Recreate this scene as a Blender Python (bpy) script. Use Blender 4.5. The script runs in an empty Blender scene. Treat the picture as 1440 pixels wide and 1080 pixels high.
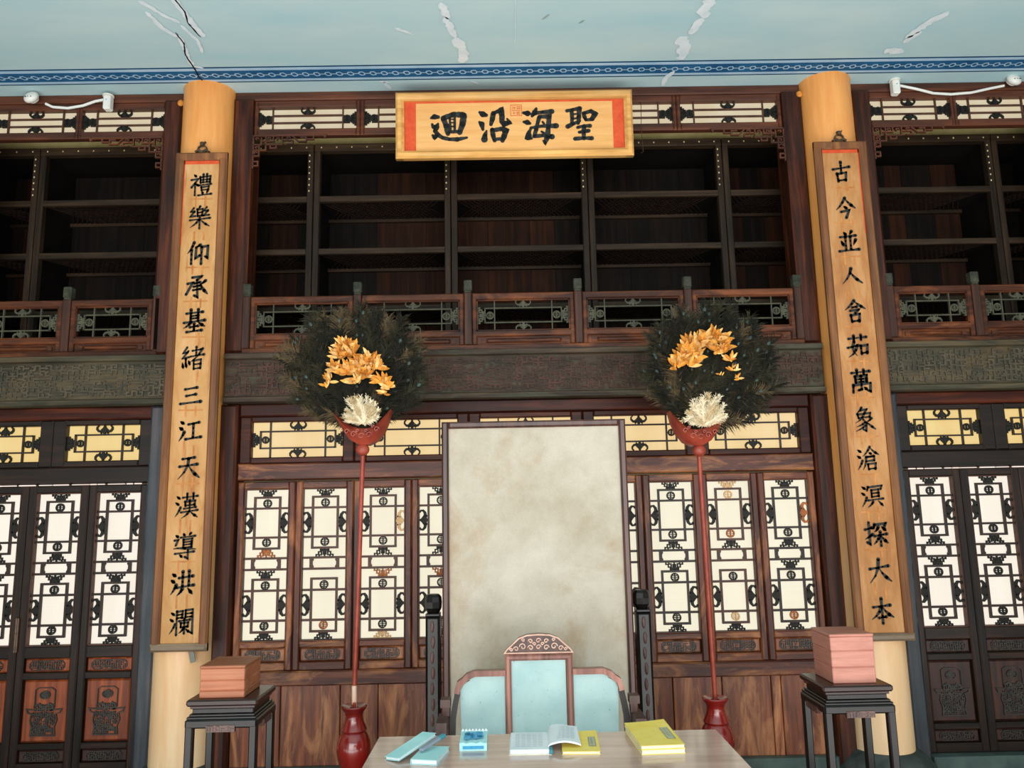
import bpy, math, random
from mathutils import Vector, Matrix, Euler
R = math.radians
rnd = random.Random(7)
C = bpy.context.scene.collection

# ------------------------------------------------------------------ camera, light, exposure
def cam_setup():
    p, r, y = R(9.15), R(-1.13), R(-0.56)
    f = Vector((-math.sin(y)*math.cos(p), math.cos(y)*math.cos(p), math.sin(p)))
    right = Vector((math.cos(y), math.sin(y), 0)); up = right.cross(f)
    r2 = right*math.cos(r) + up*math.sin(r); u2 = -right*math.sin(r) + up*math.cos(r)
    m = Matrix((r2, u2, -f)).transposed().to_4x4()
    m.translation = Vector((-.13, -4.9, 1.6))
    cd = bpy.data.cameras.new('camera'); o = bpy.data.objects.new('camera', cd); C.objects.link(o)
    cd.sensor_width = 36; cd.lens = 1080/1440*36; cd.clip_start = .05
    o.matrix_world = m
    bpy.context.scene.camera = o
cam_setup()
sc = bpy.context.scene
sc.view_settings.view_transform = 'Standard'; sc.view_settings.look = 'None'
sc.view_settings.gamma = 1; sc.view_settings.use_curve_mapping = False
sc.view_settings.exposure = 0.0
w = bpy.data.worlds.new('sky'); sc.world = w; w.use_nodes = True
bg = w.node_tree.nodes['Background']; bg.inputs[0].default_value = (.82, .91, 1.0, 1); bg.inputs[1].default_value = 1.2
def area(name, loc, rot, sx, sy, power, col):
    l = bpy.data.lights.new(name, 'AREA'); l.shape = 'RECTANGLE'; l.size = sx; l.size_y = sy; l.energy = power; l.color = col
    o = bpy.data.objects.new(name, l); C.objects.link(o); o.location = loc; o.rotation_euler = rot
    return o
# daylight through the open doorway of the hall, behind the photographer
area('doorway_daylight', (0, -8.2, 1.75), (R(90), 0, 0), 7.5, 3.1, 400, (1.0, .97, .94))
# added upward fill light low over the floor, brightens ceiling and wall
area('bounce_fill', (0, -4.1, .06), (R(180), 0, 0), 9, 3.4, 350, (1.0, .97, .93))

# ------------------------------------------------------------------ materials
def lin(h):
    h = h.lstrip('#'); out = []
    for i in (0, 2, 4):
        v = int(h[i:i+2], 16)/255
        out.append(v/12.92 if v <= .04045 else ((v+.055)/1.055)**2.4)
    return (*out, 1)
MAT = {}
def base_mat(name):
    m = bpy.data.materials.new(name); m.use_nodes = True
    nt = m.node_tree; return m, nt, nt.nodes, nt.links, nt.nodes['Principled BSDF']
def coords(N, L, scale, rot=(0, 0, 0), kind='Object'):
    tc = N.new('ShaderNodeTexCoord'); mp = N.new('ShaderNodeMapping')
    mp.inputs['Scale'].default_value = scale; mp.inputs['Rotation'].default_value = rot
    if kind == 'World':
        g = N.new('ShaderNodeNewGeometry'); L.new(g.outputs['Position'], mp.inputs[0])
    else: L.new(tc.outputs[kind], mp.inputs[0])
    return mp
def noise(N, L, mp, scale, detail=4, rough=.55, dist=0):
    n = N.new('ShaderNodeTexNoise'); n.inputs['Scale'].default_value = scale; n.inputs['Detail'].default_value = detail
    n.inputs['Roughness'].default_value = rough; n.inputs['Distortion'].default_value = dist
    L.new(mp.outputs[0], n.inputs['Vector']); return n
def ramp(N, L, src, stops):
    r = N.new('ShaderNodeValToRGB'); e = r.color_ramp.elements
    while len(e) < len(stops): e.new(.5)
    for i, (p, c) in enumerate(stops): e[i].position = p; e[i].color = lin(c) if isinstance(c, str) else (c, c, c, 1)
    L.new(src, r.inputs[0]); return r
def mixc(N, L, fac, a, b, mode='MIX'):
    m = N.new('ShaderNodeMix'); m.data_type = 'RGBA'; m.blend_type = mode
    if isinstance(fac, float): m.inputs[0].default_value = fac
    else: L.new(fac, m.inputs[0])
    for s, v in ((6, a), (7, b)):
        if isinstance(v, str): m.inputs[s].default_value = lin(v)
        else: L.new(v, m.inputs[s])
    return m.outputs[2]
def wood(name, dark, mid, light, grain='z', rough=.45, spec=.5, bump=.25, world=True, coat=0, worn=None):
    m, nt, N, L, B = base_mat(name)
    s = {'z': (26, 26, 1.6), 'x': (1.6, 26, 26), 'y': (26, 1.6, 26)}[grain]
    mp = coords(N, L, s, kind='World' if world else 'Object')
    n = noise(N, L, mp, 1.0, 5, .6, .4)
    r = ramp(N, L, n.outputs[0], [(.25, dark), (.5, mid), (.78, light)])
    mp2 = coords(N, L, (1, 1, 1), kind='World'); n2 = noise(N, L, mp2, 2.2, 3, .6)
    r2 = ramp(N, L, n2.outputs[0], [(.35, .72), (.65, 1.0)])
    col = mixc(N, L, 1.0, r.outputs[0], r2.outputs[0], 'MULTIPLY')
    if worn:
        n3 = noise(N, L, coords(N, L, {'z': (9, 9, 2), 'x': (2, 9, 9), 'y': (9, 2, 9)}[grain], kind='World'), 1.0, 6, .65, .8)
        r3 = ramp(N, L, n3.outputs[0], [(.5, 0.0), (.68, .75)])
        col = mixc(N, L, r3.outputs[0], col, worn)
    oi = N.new('ShaderNodeObjectInfo'); hs = N.new('ShaderNodeHueSaturation')
    mr = N.new('ShaderNodeMapRange'); mr.inputs[3].default_value = .86; mr.inputs[4].default_value = 1.12
    L.new(oi.outputs['Random'], mr.inputs[0]); L.new(mr.outputs[0], hs.inputs['Value']); L.new(col, hs.inputs['Color'])
    L.new(hs.outputs[0], B.inputs['Base Color'])
    B.inputs['Roughness'].default_value = rough; B.inputs['Specular IOR Level'].default_value = spec
    if coat: B.inputs['Coat Weight'].default_value = coat; B.inputs['Coat Roughness'].default_value = .2
    b = N.new('ShaderNodeBump'); b.inputs['Strength'].default_value = bump; b.inputs['Distance'].default_value = .004
    L.new(n.outputs[0], b.inputs['Height']); L.new(b.outputs[0], B.inputs['Normal'])
    MAT[name] = m; return m
def plain(name, a, b=None, scale=8, rough=.5, spec=.5, stretch=(1, 1, 1), bump=0, coat=0, metal=0, lo=.35, hi=.65, detail=5):
    m, nt, N, L, B = base_mat(name)
    n = noise(N, L, coords(N, L, stretch, kind='World'), scale, detail, .6)
    r = ramp(N, L, n.outputs[0], [(lo, a), (hi, b or a)])
    L.new(r.outputs[0], B.inputs['Base Color'])
    B.inputs['Roughness'].default_value = rough; B.inputs['Specular IOR Level'].default_value = spec; B.inputs['Metallic'].default_value = metal
    if coat: B.inputs['Coat Weight'].default_value = coat; B.inputs['Coat Roughness'].default_value = .12
    if bump:
        bb = N.new('ShaderNodeBump'); bb.inputs['Strength'].default_value = bump; bb.inputs['Distance'].default_value = .003
        L.new(n.outputs[0], bb.inputs['Height']); L.new(bb.outputs[0], B.inputs['Normal'])
    MAT[name] = m; return m
def paper_lit(name, a, b, strength):
    # window paper with daylight behind it: a lit window
    m, nt, N, L, B = base_mat(name)
    n = noise(N, L, coords(N, L, (3, 3, .5), kind='World'), 2.0, 4, .6)
    r = ramp(N, L, n.outputs[0], [(.3, a), (.7, b)])
    f = noise(N, L, coords(N, L, (2, 2, 90), kind='World'), 1.0, 2, .5)
    rf = ramp(N, L, f.outputs[0], [(.3, .975), (.7, 1.0)])
    c = mixc(N, L, 1.0, r.outputs[0], rf.outputs[0], 'MULTIPLY')
    B.inputs['Base Color'].default_value = (.10, .095, .08, 1); B.inputs['Roughness'].default_value = .9; B.inputs['Specular IOR Level'].default_value = .1
    L.new(c, B.inputs['Emission Color']); B.inputs['Emission Strength'].default_value = strength
    MAT[name] = m
wood('red_wood', '#1e0a06', '#401a0e', '#6c321b', 'z', .45, .25)
wood('red_wood_x', '#1e0a06', '#3c180d', '#6c321b', 'x', .45, .25)
wood('worn_wood', '#220c07', '#4e2213', '#8c4824', 'z', .42, .38, worn='#b06b3c')
wood('worn_wood_x', '#280f08', '#552718', '#904f2b', 'x', .42, .38, worn='#b87845')
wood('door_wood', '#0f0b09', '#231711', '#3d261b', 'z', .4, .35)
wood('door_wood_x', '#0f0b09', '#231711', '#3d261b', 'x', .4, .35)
wood('door_panel', '#4a2012', '#8c4222', '#bb6634', 'z', .45, .5)
wood('door_panel_dark', '#1c120f', '#382019', '#55301f', 'z', .45, .5)
wood('frieze_wood', '#2e170e', '#532c1b', '#7a4124', 'x', .5, .4)
wood('jamb_wood', '#1a0d08', '#3e1d11', '#74381c', 'z', .45, .3)
wood('shelf_wood', '#17110c', '#33261a', '#4d3a29', 'x', .6, .2)
wood('shelf_wood_z', '#15100b', '#2c2118', '#453424', 'z', .6, .2)
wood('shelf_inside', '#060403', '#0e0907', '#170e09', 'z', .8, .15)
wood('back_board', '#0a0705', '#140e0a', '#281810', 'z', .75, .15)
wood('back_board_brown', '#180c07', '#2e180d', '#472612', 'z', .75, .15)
wood('rail_wood', '#26110b', '#482618', '#77401f', 'x', .45, .25, worn='#8a4d2a')
wood('rail_wood_z', '#23130e', '#44281e', '#633b29', 'z', .5, .3)
wood('carved_wood', '#201812', '#44362a', '#68523b', 'x', .6, .25, worn='#4d5140')
wood('carved_wood_green', '#1e1c15', '#423e30', '#66583f', 'x', .6, .25, worn='#5e4a30')
wood('board_frame', '#54311c', '#85532f', '#a8723f', 'z', .55, .35, bump=.5, worn='#6a4a30')
wood('board_frame_x', '#4a3c30', '#7e6a55', '#a39079', 'x', .5, .4, bump=.4)
wood('gilt_frame', '#b87b38', '#e2a85c', '#f2ca86', 'x', .5, .4)
wood('dark_lacquer', '#050505', '#0d0b0a', '#1a1310', 'z', .28, .4, bump=.1)
wood('lacquer_top', '#160b08', '#2a1611', '#381f17', 'x', .25, .45, bump=.1)
wood('box_wood', '#8f4f30', '#a96645', '#bd7f5e', 'x', .45, .4, bump=.15)
wood('box_wood_side', '#6d3322', '#8a4630', '#9c5439', 'y', .4, .4, bump=.15)
wood('table_wood', '#a98a7a', '#c0a091', '#d2b7a8', 'x', .11, .5, bump=.04, coat=.6)
wood('dado_wood', '#3a1a10', '#7c4228', '#b06c42', 'z', .4, .45, worn='#c98a5c')
wood('jamb_grey', '#20252a', '#383f45', '#59504e', 'z', .4, .4)
wood('screen_frame', '#2c1a17', '#50332c', '#6f4b40', 'z', .35, .5)
wood('throne_frame', '#54302a', '#8a5a4e', '#b58574', 'z', .35, .5)
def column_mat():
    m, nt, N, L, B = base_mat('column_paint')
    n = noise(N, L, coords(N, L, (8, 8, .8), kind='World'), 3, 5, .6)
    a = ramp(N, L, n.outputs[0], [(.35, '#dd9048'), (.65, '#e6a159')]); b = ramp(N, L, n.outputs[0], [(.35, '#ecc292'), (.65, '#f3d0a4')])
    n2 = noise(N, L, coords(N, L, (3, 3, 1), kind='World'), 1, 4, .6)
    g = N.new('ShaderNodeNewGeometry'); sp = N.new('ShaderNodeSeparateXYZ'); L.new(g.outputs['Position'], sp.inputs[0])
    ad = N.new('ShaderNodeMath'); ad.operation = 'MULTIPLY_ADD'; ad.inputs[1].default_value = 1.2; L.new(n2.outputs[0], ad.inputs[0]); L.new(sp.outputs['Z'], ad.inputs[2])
    mr = N.new('ShaderNodeMapRange'); mr.inputs[1].default_value = .9; mr.inputs[2].default_value = 2.6; L.new(ad.outputs[0], mr.inputs[0])  # paler towards the foot: faded paint, with daylight sheen put into the colour
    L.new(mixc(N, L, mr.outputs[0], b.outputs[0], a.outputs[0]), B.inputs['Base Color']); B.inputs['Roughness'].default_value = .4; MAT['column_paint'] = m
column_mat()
plain('lattice_dark', '#1d140f', '#33211a', 20, .5, .4)
plain('lattice_brown', '#3a2117', '#54301f', 20, .5, .4)
plain('lattice_green', '#3e3f34', '#514f3f', 20, .6, .2)
plain('carving_dark', '#10100d', '#1f1c16', 20, .6, .3)
plain('carving_orange', '#8a4a22', '#b06a38', 20, .6, .3)
plain('carving_pale', '#c89a68', '#dcb88a', 20, .6, .3)
plain('relief_dark', '#24221f', '#3b332c', 30, .45, .5)
plain('relief_brown', '#2e231a', '#53352a', 9, .6, .25)
plain('relief_green', '#35332a', '#554a38', 9, .6, .3)
plain('olive_plaster', '#968c60', '#b0a67a', 5, .9, .1)
plain('post_cap', '#2b2f27', '#47473a', 25, .6, .2, bump=.4)
plain('stud', '#a8986f', '#d8cba0', 40, .5, .5)
plain('ceiling_paint', '#aacdd4', '#c0d6d6', 1.1, .9, .1, (1, 3, 1), .1, lo=.3, hi=.7)
plain('plaster_patch', '#e2ecef', '#cfdde2', 14, .9, .1)
plain('patch_stain', '#8fa19c', '#9ca79c', 14, .9, .1)
plain('crack_black', '#1d1c1b', None, 5, .9, .1)
plain('border_blue', '#1e4f78', '#2a6590', 5, .85, .1)
plain('border_navy', '#143a5a', '#1c4a6c', 5, .85, .1)
plain('border_light', '#9cbfd8', '#b3cde0', 5, .85, .1)
plain('stone', '#2e3634', '#48504c', 12, .6, .3, bump=.4)
plain('floor_stone', '#3f4444', '#5c605e', 3, .35, .5, bump=.1)
plain('wall_plaster', '#a9a79b', '#bdbaae', 3, .9, .1)
plain('ink', '#1a1e1e', '#2e302c', 60, .6, .3, lo=.35, hi=.65)
plain('ink_faded', '#2a2f2b', '#4a4234', 50, .7, .2, lo=.45, hi=.75)
plain('seal_red', '#c2452a', '#d2603c', 60, .8, .2)
plain('banner_red', '#c64a2b', '#d45c36', 20, .8, .2)
plain('banner_silk', '#d8a060', '#e2ae70', 3, .8, .2, (1, 1, 12))
plain('fan_red', '#7d2c20', '#98402c', 12, .4, .4, bump=.2)
plain('vase_red', '#68140e', '#861a12', 4, .2, .6, coat=.6)
plain('pole_pale', '#cfa48c', '#dcbca4', 8, .5, .3)
plain('plume_dark', '#0b0b06', '#1c1a10', 30, .7, .2)
plain('plume_olive', '#19180d', '#2f2b1a', 30, .7, .2)
plain('plume_brown', '#3b3020', '#5c4c33', 30, .7, .2)
plain('plume_eye', '#1c2b28', '#2c3f38', 30, .5, .4)
plain('petal_orange', '#dd9433', '#f0b65c', 40, .7, .2)
plain('petal_cream', '#eab764', '#f5d597', 40, .7, .2)
plain('petal_brown', '#b8752f', '#d9943f', 40, .7, .2)
plain('plume_cream', '#d9c8a4', '#ece0c4', 28, .7, .2)
plain('plume_beige', '#b39c74', '#cdb68c', 28, .7, .2)
plain('white_plastic', '#dcdcd4', '#e6e6de', 5, .4, .5)
plain('black_plastic', '#15171a', None, 5, .4, .5)
plain('bronze', '#3b2c20', '#5a4632', 40, .5, .5, metal=.4)
plain('page_white', '#dfe8ec', '#eaf0f2', 10, .7, .2)
plain('page_edge', '#e6e0c4', '#f2eddc', 60, .7, .2, (1, 1, 8))
plain('cover_yellow', '#f1d25a', '#f7de78', 14, .6, .3)
plain('cover_label', '#b9b48a', '#c9c49c', 50, .7, .2)
plain('print_grey', '#8792a0', None, 5, .8, .1)
plain('turquoise', '#9fd6d8', '#b4e4e4', 8, .5, .3)
plain('turquoise_dark', '#39808c', '#4f98a2', 8, .5, .3)
plain('print_blue', '#2f8fc0', '#56aed4', 30, .5, .3)
plain('skirting_green', '#3a4a46', '#52625c', 6, .5, .4)
paper_lit('paper_low', '#fbf3da', '#f3ead0', .93)
paper_lit('paper_side', '#fbf2e4', '#f3e8d8', .95)
paper_lit('paper_transom', '#f6d79e', '#eecb8c', .93)
paper_lit('paper_transom_side', '#f2d488', '#ebc473', .9)
paper_lit('paper_frieze', '#d9c7a2', '#e3d4b6', .82)

def special_mats():
    # faded silk panel of the tall screen: woven, mottled grey cream with brown stains
    m, nt, N, L, B = base_mat('screen_silk')
    a = noise(N, L, coords(N, L, (1, 1, 1), kind='World'), 3.2, 6, .65)
    r = ramp(N, L, a.outputs[0], [(.3, '#aa9f8a'), (.5, '#bab1a0'), (.7, '#c8c0b0')])
    s = noise(N, L, coords(N, L, (1.2, 1, .9), kind='World'), 2.1, 5, .7, .5)
    rs = ramp(N, L, s.outputs[0], [(.47, 0.0), (.72, .62)])
    c = mixc(N, L, rs.outputs[0], r.outputs[0], '#a07c50')
    wv = noise(N, L, coords(N, L, (260, 1, 260), kind='World'), 1, 2, .5)
    rw = ramp(N, L, wv.outputs[0], [(.35, .88), (.65, 1.0)])
    c = mixc(N, L, 1.0, c, rw.outputs[0], 'MULTIPLY'); L.new(c, B.inputs['Base Color']); B.inputs['Roughness'].default_value = .85
    B.inputs['Specular IOR Level'].default_value = .2; MAT['screen_silk'] = m
    # pale turquoise silk of the throne with dark flecks
    m, nt, N, L, B = base_mat('throne_silk')
    a = noise(N, L, coords(N, L, (1, 1, 1), kind='World'), 7, 5, .6)
    r = ramp(N, L, a.outputs[0], [(.3, '#93b3b3'), (.7, '#adc6c3')])
    f = noise(N, L, coords(N, L, (150, 150, 70), kind='World'), 1, 2, .4)
    rf = ramp(N, L, f.outputs[0], [(.25, .7), (.30, 0.0)])
    c = mixc(N, L, rf.outputs[0], r.outputs[0], '#4d7c7e'); L.new(c, B.inputs['Base Color']); B.inputs['Roughness'].default_value = .8
    MAT['throne_silk'] = m
    # old varnished paper of the couplet boards, with brown glue marks
    for nm_, cs in (('board_paper', ('#ae7843', '#c08f58', '#cda06e')), ('board_paper_brown', ('#9c6638', '#b37d4a', '#c69564'))):
        m, nt, N, L, B = base_mat(nm_)
        a = noise(N, L, coords(N, L, (9, 9, 2.5), kind='World'), 1, 5, .65, .4)
        r = ramp(N, L, a.outputs[0], [(.3, cs[0]), (.5, cs[1]), (.7, cs[2])])
        s = noise(N, L, coords(N, L, (22, 22, 2.2), kind='World'), 1, 4, .7, .2)
        rs = ramp(N, L, s.outputs[0], [(.58, 0.0), (.66, .5)])
        c = mixc(N, L, rs.outputs[0], r.outputs[0], '#9a5c2c'); L.new(c, B.inputs['Base Color']); B.inputs['Roughness'].default_value = .6
        B.inputs['Specular IOR Level'].default_value = .3; MAT[nm_] = m
    plain('glue_mark', '#a8672f', '#c98a4e', 14, .6, .3)
special_mats()

# ------------------------------------------------------------------ mesh builder
class M:
    def __init__(s): s.v = []; s.f = []
    def add(s, vs, fs):
        n = len(s.v); s.v += [tuple(p) for p in vs]; s.f += [tuple(i+n for i in f) for f in fs]
    def box(s, x0, x1, y0, y1, z0, z1):
        s.add([(x0,y0,z0),(x1,y0,z0),(x1,y1,z0),(x0,y1,z0),(x0,y0,z1),(x1,y0,z1),(x1,y1,z1),(x0,y1,z1)],
              [(0,3,2,1),(4,5,6,7),(0,1,5,4),(1,2,6,5),(2,3,7,6),(3,0,4,7)]); return s
    def cbox(s, x0, x1, y0, y1, z0, z1, c=.006):
        # box with the four edges of its front (-Y) face chamfered
        s.add([(x0+c,y0,z0+c),(x1-c,y0,z0+c),(x1-c,y0,z1-c),(x0+c,y0,z1-c),
               (x0,y0+c,z0),(x1,y0+c,z0),(x1,y0+c,z1),(x0,y0+c,z1),
               (x0,y1,z0),(x1,y1,z0),(x1,y1,z1),(x0,y1,z1)],
              [(0,1,2,3),(4,5,1,0),(5,6,2,1),(6,7,3,2),(7,4,0,3),(8,9,5,4),(9,10,6,5),(10,11,7,6),(11,8,4,7),(8,11,10,9)]); return s
    def bevbox(s, x0, x1, y0, y1, z0, z1, c=.004):
        X = (x0, x1); Y = (y0, y1); Z = (z0, z1); vs = []; idx = {}
        for i in (0, 1):
            for j in (0, 1):
                for k in (0, 1):
                    sx, sy, sz = (1 if i == 0 else -1), (1 if j == 0 else -1), (1 if k == 0 else -1)
                    idx[i,j,k] = len(vs)
                    vs += [(X[i], Y[j]+sy*c, Z[k]+sz*c), (X[i]+sx*c, Y[j], Z[k]+sz*c), (X[i]+sx*c, Y[j]+sy*c, Z[k])]
        fs = []
        for i in (0, 1): q = [idx[i,0,0], idx[i,1,0], idx[i,1,1], idx[i,0,1]]; fs.append(tuple(q if i else q[::-1]))
        for j in (0, 1): q = [idx[0,j,0]+1, idx[1,j,0]+1, idx[1,j,1]+1, idx[0,j,1]+1]; fs.append(tuple(q[::-1] if j else q))
        for k in (0, 1): q = [idx[0,0,k]+2, idx[1,0,k]+2, idx[1,1,k]+2, idx[0,1,k]+2]; fs.append(tuple(q if k else q[::-1]))
        for j in (0, 1):
            for k in (0, 1): fs.append((idx[0,j,k]+1, idx[1,j,k]+1, idx[1,j,k]+2, idx[0,j,k]+2))
        for i in (0, 1):
            for k in (0, 1): fs.append((idx[i,0,k], idx[i,1,k], idx[i,1,k]+2, idx[i,0,k]+2))
        for i in (0, 1):
            for j in (0, 1): fs.append((idx[i,j,0], idx[i,j,1], idx[i,j,1]+1, idx[i,j,0]+1))
        for q in idx.values(): fs.append((q, q+1, q+2))
        s.add(vs, fs); return s
    def stroke(s, pts, w, y0, y1, closed=False):
        # ribbon of width w along (x,z) points, extruded y0 (front) to y1
        n = len(pts); P = [Vector((p[0], p[1])) for p in pts]; W = [(p[2] if len(p) > 2 else w)/2 for p in pts]; L = []; Rr = []
        for i in range(n):
            a = P[i-1] if (i > 0 or closed) else P[i]; b = P[(i+1) % n] if (i < n-1 or closed) else P[i]
            d1 = (P[i]-a); d2 = (b-P[i])
            d1 = d1.normalized() if d1.length > 1e-9 else d2.normalized(); d2 = d2.normalized() if d2.length > 1e-9 else d1
            t = d1+d2; t = t.normalized() if t.length > 1e-6 else d1
            nn = Vector((-t.y, t.x)); k = 1/max(.5, abs(nn.dot(Vector((-d1.y, d1.x)))))
            L.append(P[i]+nn*W[i]*k); Rr.append(P[i]-nn*W[i]*k)
        vs = []
        for i in range(n): vs += [(L[i].x, y0, L[i].y), (Rr[i].x, y0, Rr[i].y), (L[i].x, y1, L[i].y), (Rr[i].x, y1, Rr[i].y)]
        fs = []
        for i in range(n if closed else n-1):
            a = 4*i; b = 4*((i+1) % n)
            fs += [(a, a+1, b+1, b), (a+2, b+2, b+3, a+3), (a, b, b+2, a+2), (a+1, a+3, b+3, b+1)]
        if not closed: fs += [(0, 2, 3, 1), (4*n-4, 4*n-3, 4*n-1, 4*n-2)]
        s.add(vs, fs); return s
    def prism(s, poly, y0, y1, inset=0):
        n = len(poly)
        if inset:
            cx = sum(p[0] for p in poly)/n; cz = sum(p[1] for p in poly)/n
            def sh(p):
                d = Vector((cx-p[0], cz-p[1])); l = d.length or 1
                return (p[0]+d.x/l*inset, p[1]+d.y/l*inset)
            q = [sh(p) for p in poly]; c = min(inset, abs(y1-y0)*.6)
            s.add([(p[0], y0, p[1]) for p in q]+[(p[0], y0+c, p[1]) for p in poly]+[(p[0], y1, p[1]) for p in poly],
                  [tuple(range(n))]+[(i, i+n, (i+1) % n+n, (i+1) % n) for i in range(n)]+[(i+n, i+2*n, (i+1) % n+2*n, (i+1) % n+n) for i in range(n)]+[tuple(range(3*n-1, 2*n-1, -1))])
        else:
            s.add([(p[0], y0, p[1]) for p in poly]+[(p[0], y1, p[1]) for p in poly],
                  [tuple(range(n)), tuple(range(2*n-1, n-1, -1))]+[(i, i+n, (i+1) % n+n, (i+1) % n) for i in range(n)])
        return s
    def lathe(s, prof, n=24, cx=0, cy=0, cap=True):
        k = len(prof); vs = []
        for r, z in prof:
            for i in range(n):
                a = 2*math.pi*i/n; vs.append((cx+r*math.cos(a), cy+r*math.sin(a), z))
        fs = [(j*n+i, j*n+(i+1) % n, (j+1)*n+(i+1) % n, (j+1)*n+i) for j in range(k-1) for i in range(n)]
        if cap: fs += [tuple(range(n-1, -1, -1)), tuple(range((k-1)*n, k*n))]
        s.add(vs, fs); return s
    def tube(s, pts, r, n=8):
        P = [Vector(p[:3]) for p in pts]; vs = []; k = len(P)
        for i, p in enumerate(P):
            t = (P[min(i+1, k-1)]-P[max(i-1, 0)]).normalized()
            a = Vector((0, 0, 1)) if abs(t.z) < .9 else Vector((1, 0, 0))
            u = t.cross(a).normalized(); q = t.cross(u); rr = pts[i][3] if len(pts[i]) > 3 else r
            for j in range(n):
                an = 2*math.pi*j/n; vs.append(tuple(p+u*rr*math.cos(an)+q*rr*math.sin(an)))
        fs = [(i*n+j, i*n+(j+1) % n, (i+1)*n+(j+1) % n, (i+1)*n+j) for i in range(k-1) for j in range(n)]
        fs += [tuple(range(n)), tuple(range(k*n-1, (k-1)*n-1, -1))]
        s.add(vs, fs); return s
    def ball(s, c, r, seg=12, rings=7, sc=(1, 1, 1)):
        vs = []; fs = []
        for i in range(1, rings):
            a = math.pi*i/rings
            for j in range(seg):
                b = 2*math.pi*j/seg
                vs.append((c[0]+r*sc[0]*math.sin(a)*math.cos(b), c[1]+r*sc[1]*math.sin(a)*math.sin(b), c[2]+r*sc[2]*math.cos(a)))
        vs += [(c[0], c[1], c[2]+r*sc[2]), (c[0], c[1], c[2]-r*sc[2])]; t = len(vs)-2
        for i in range(rings-2):
            for j in range(seg): fs.append((i*seg+j, (i+1)*seg+j, (i+1)*seg+(j+1) % seg, i*seg+(j+1) % seg))
        for j in range(seg): fs.append((t, j, (j+1) % seg)); fs.append((t+1, (rings-2)*seg+(j+1) % seg, (rings-2)*seg+j))
        s.add(vs, fs); return s

CACHE = {}
def part(name, key, build, mat, parent=None, loc=(0, 0, 0), rot=(0, 0, 0), scale=(1, 1, 1), smooth=False, stuff=False, label=None):
    ck = (key, mat) if key else None
    if ck and ck in CACHE: me = CACHE[ck]
    else:
        m = M(); build(m); me = bpy.data.meshes.new(name); me.from_pydata(m.v, [], m.f); me.validate(); me.update()
        me.materials.append(MAT[mat])
        if smooth:
            me.polygons.foreach_set('use_smooth', [True]*len(me.polygons))
            try: me.set_sharp_from_angle(angle=R(35))
            except Exception: pass
        if ck: CACHE[ck] = me
    o = bpy.data.objects.new(name, me); C.objects.link(o)
    o.parent = parent; o.location = loc; o.rotation_euler = rot; o.scale = scale
    if stuff: o['kind'] = 'stuff'
    if label: o['label'] = label
    return o
def thing(name, label, cat, loc=(0, 0, 0), group=None, rot=(0, 0, 0)):
    o = bpy.data.objects.new(name, None); C.objects.link(o); o.location = loc; o.rotation_euler = rot; o.empty_display_size = .1
    o['label'] = label; o['category'] = cat
    if group: o['group'] = group
    return o
def tag(o, label, cat, group=None):
    o['label'] = label; o['category'] = cat
    if group: o['group'] = group
    return o
def struct(name, label, cat, loc=(0, 0, 0), group=None):
    o = thing(name, label, cat, loc, group); o['kind'] = 'structure'; return o
def sstruct(o, label, cat):
    o['kind'] = 'structure'; return tag(o, label, cat)

# ornament shapes, unit sized: attached along z=0, body towards +z, half width 1, height 1
def orn_bat(m, hw, h, t, y0, y1):
    for s in (-1, 1):
        P = [(.0,.34,1.9),(.38,.30,2.0),(.72,.36,1.6),(.93,.58,1.25),(.92,.84,1.0),(.72,.98,.75)]
        m.stroke([(s*x*hw, z*h, w*t) for x, z, w in P], t, y0, y1)
        m.stroke([(s*.42*hw, 0, t*.6), (s*.40*hw, .28*h, t*.8)], t, y0, y1)
        m.stroke([(s*.10*hw, .8*h, t*.6), (s*.26*hw, .62*h, t*.7), (s*.42*hw, .46*h, t*.9)], t, y0, y1)
    m.prism([(-.12*hw, 0), (.12*hw, 0), (.26*hw, .42*h), (.09*hw, 1.0*h), (-.09*hw, 1.0*h), (-.26*hw, .42*h)], y0-.001, y1)
def orn_shou(m, r, t, y0, y1):
    m.stroke([(r*.86*math.cos(a*math.pi/7), r*.86*math.sin(a*math.pi/7)) for a in range(14)], t, y0, y1, True)
    for z in (-.4, 0, .4): m.box(-r*.6, r*.6, y0, y1, z*r-t*.3, z*r+t*.3)
    m.box(-t*.35, t*.35, y0, y1, -r*.85, r*.85)
def orn_fret(m, hw, h, t, y0, y1):
    for s in (-1, 1):
        for P in ([(.95,1),(.95,.74),(.68,.74),(.68,.42),(.46,.42),(.46,0)], [(.62,1),(.62,.78),(.36,.78),(.36,.3),(.14,.3),(.14,.7),(0,.7)], [(.46,.16),(.2,.16),(0,.16)]):
            m.stroke([(s*x*hw, z*h) for x, z in P], t, y0, y1)
    m.box(-t/2, t/2, y0, y1, 0, h); m.box(-hw, hw, y0, y1, h-t*.5, h)

def fretwork(m, x0, x1, z0, z1, cell, w, y0, y1, rg, skip=.08):
    # meander relief: hooked strokes filling a rectangle
    nx = int((x1-x0)/cell); nz = max(1, int((z1-z0)/cell)); dx = (x1-x0)/nx; dz = (z1-z0)/nz
    for i in range(nx):
        for j in range(nz):
            if rg.random() < skip: continue
            cx = x0+(i+.5)*dx; cz = z0+(j+.5)*dz; a = dx*.42; b = dz*.42; t = rg.randrange(4); sx = rg.choice((-1, 1)); sz = rg.choice((-1, 1))
            P = [[(-1,-1),(-1,1),(1,1),(1,-.2),(0,-.2)], [(-1.2,0),(1.2,0)], [(-1,1),(-1,-1),(1,-1),(1,1.2)], [(-1,-1),(1,-1),(1,.6),(-.2,.6)]][t]
            yy = y0+rg.uniform(-.0012, .0012)
            m.stroke([(cx+sx*p*a, cz+sz*q*b) for p, q in P], w, yy, y1)

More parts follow.
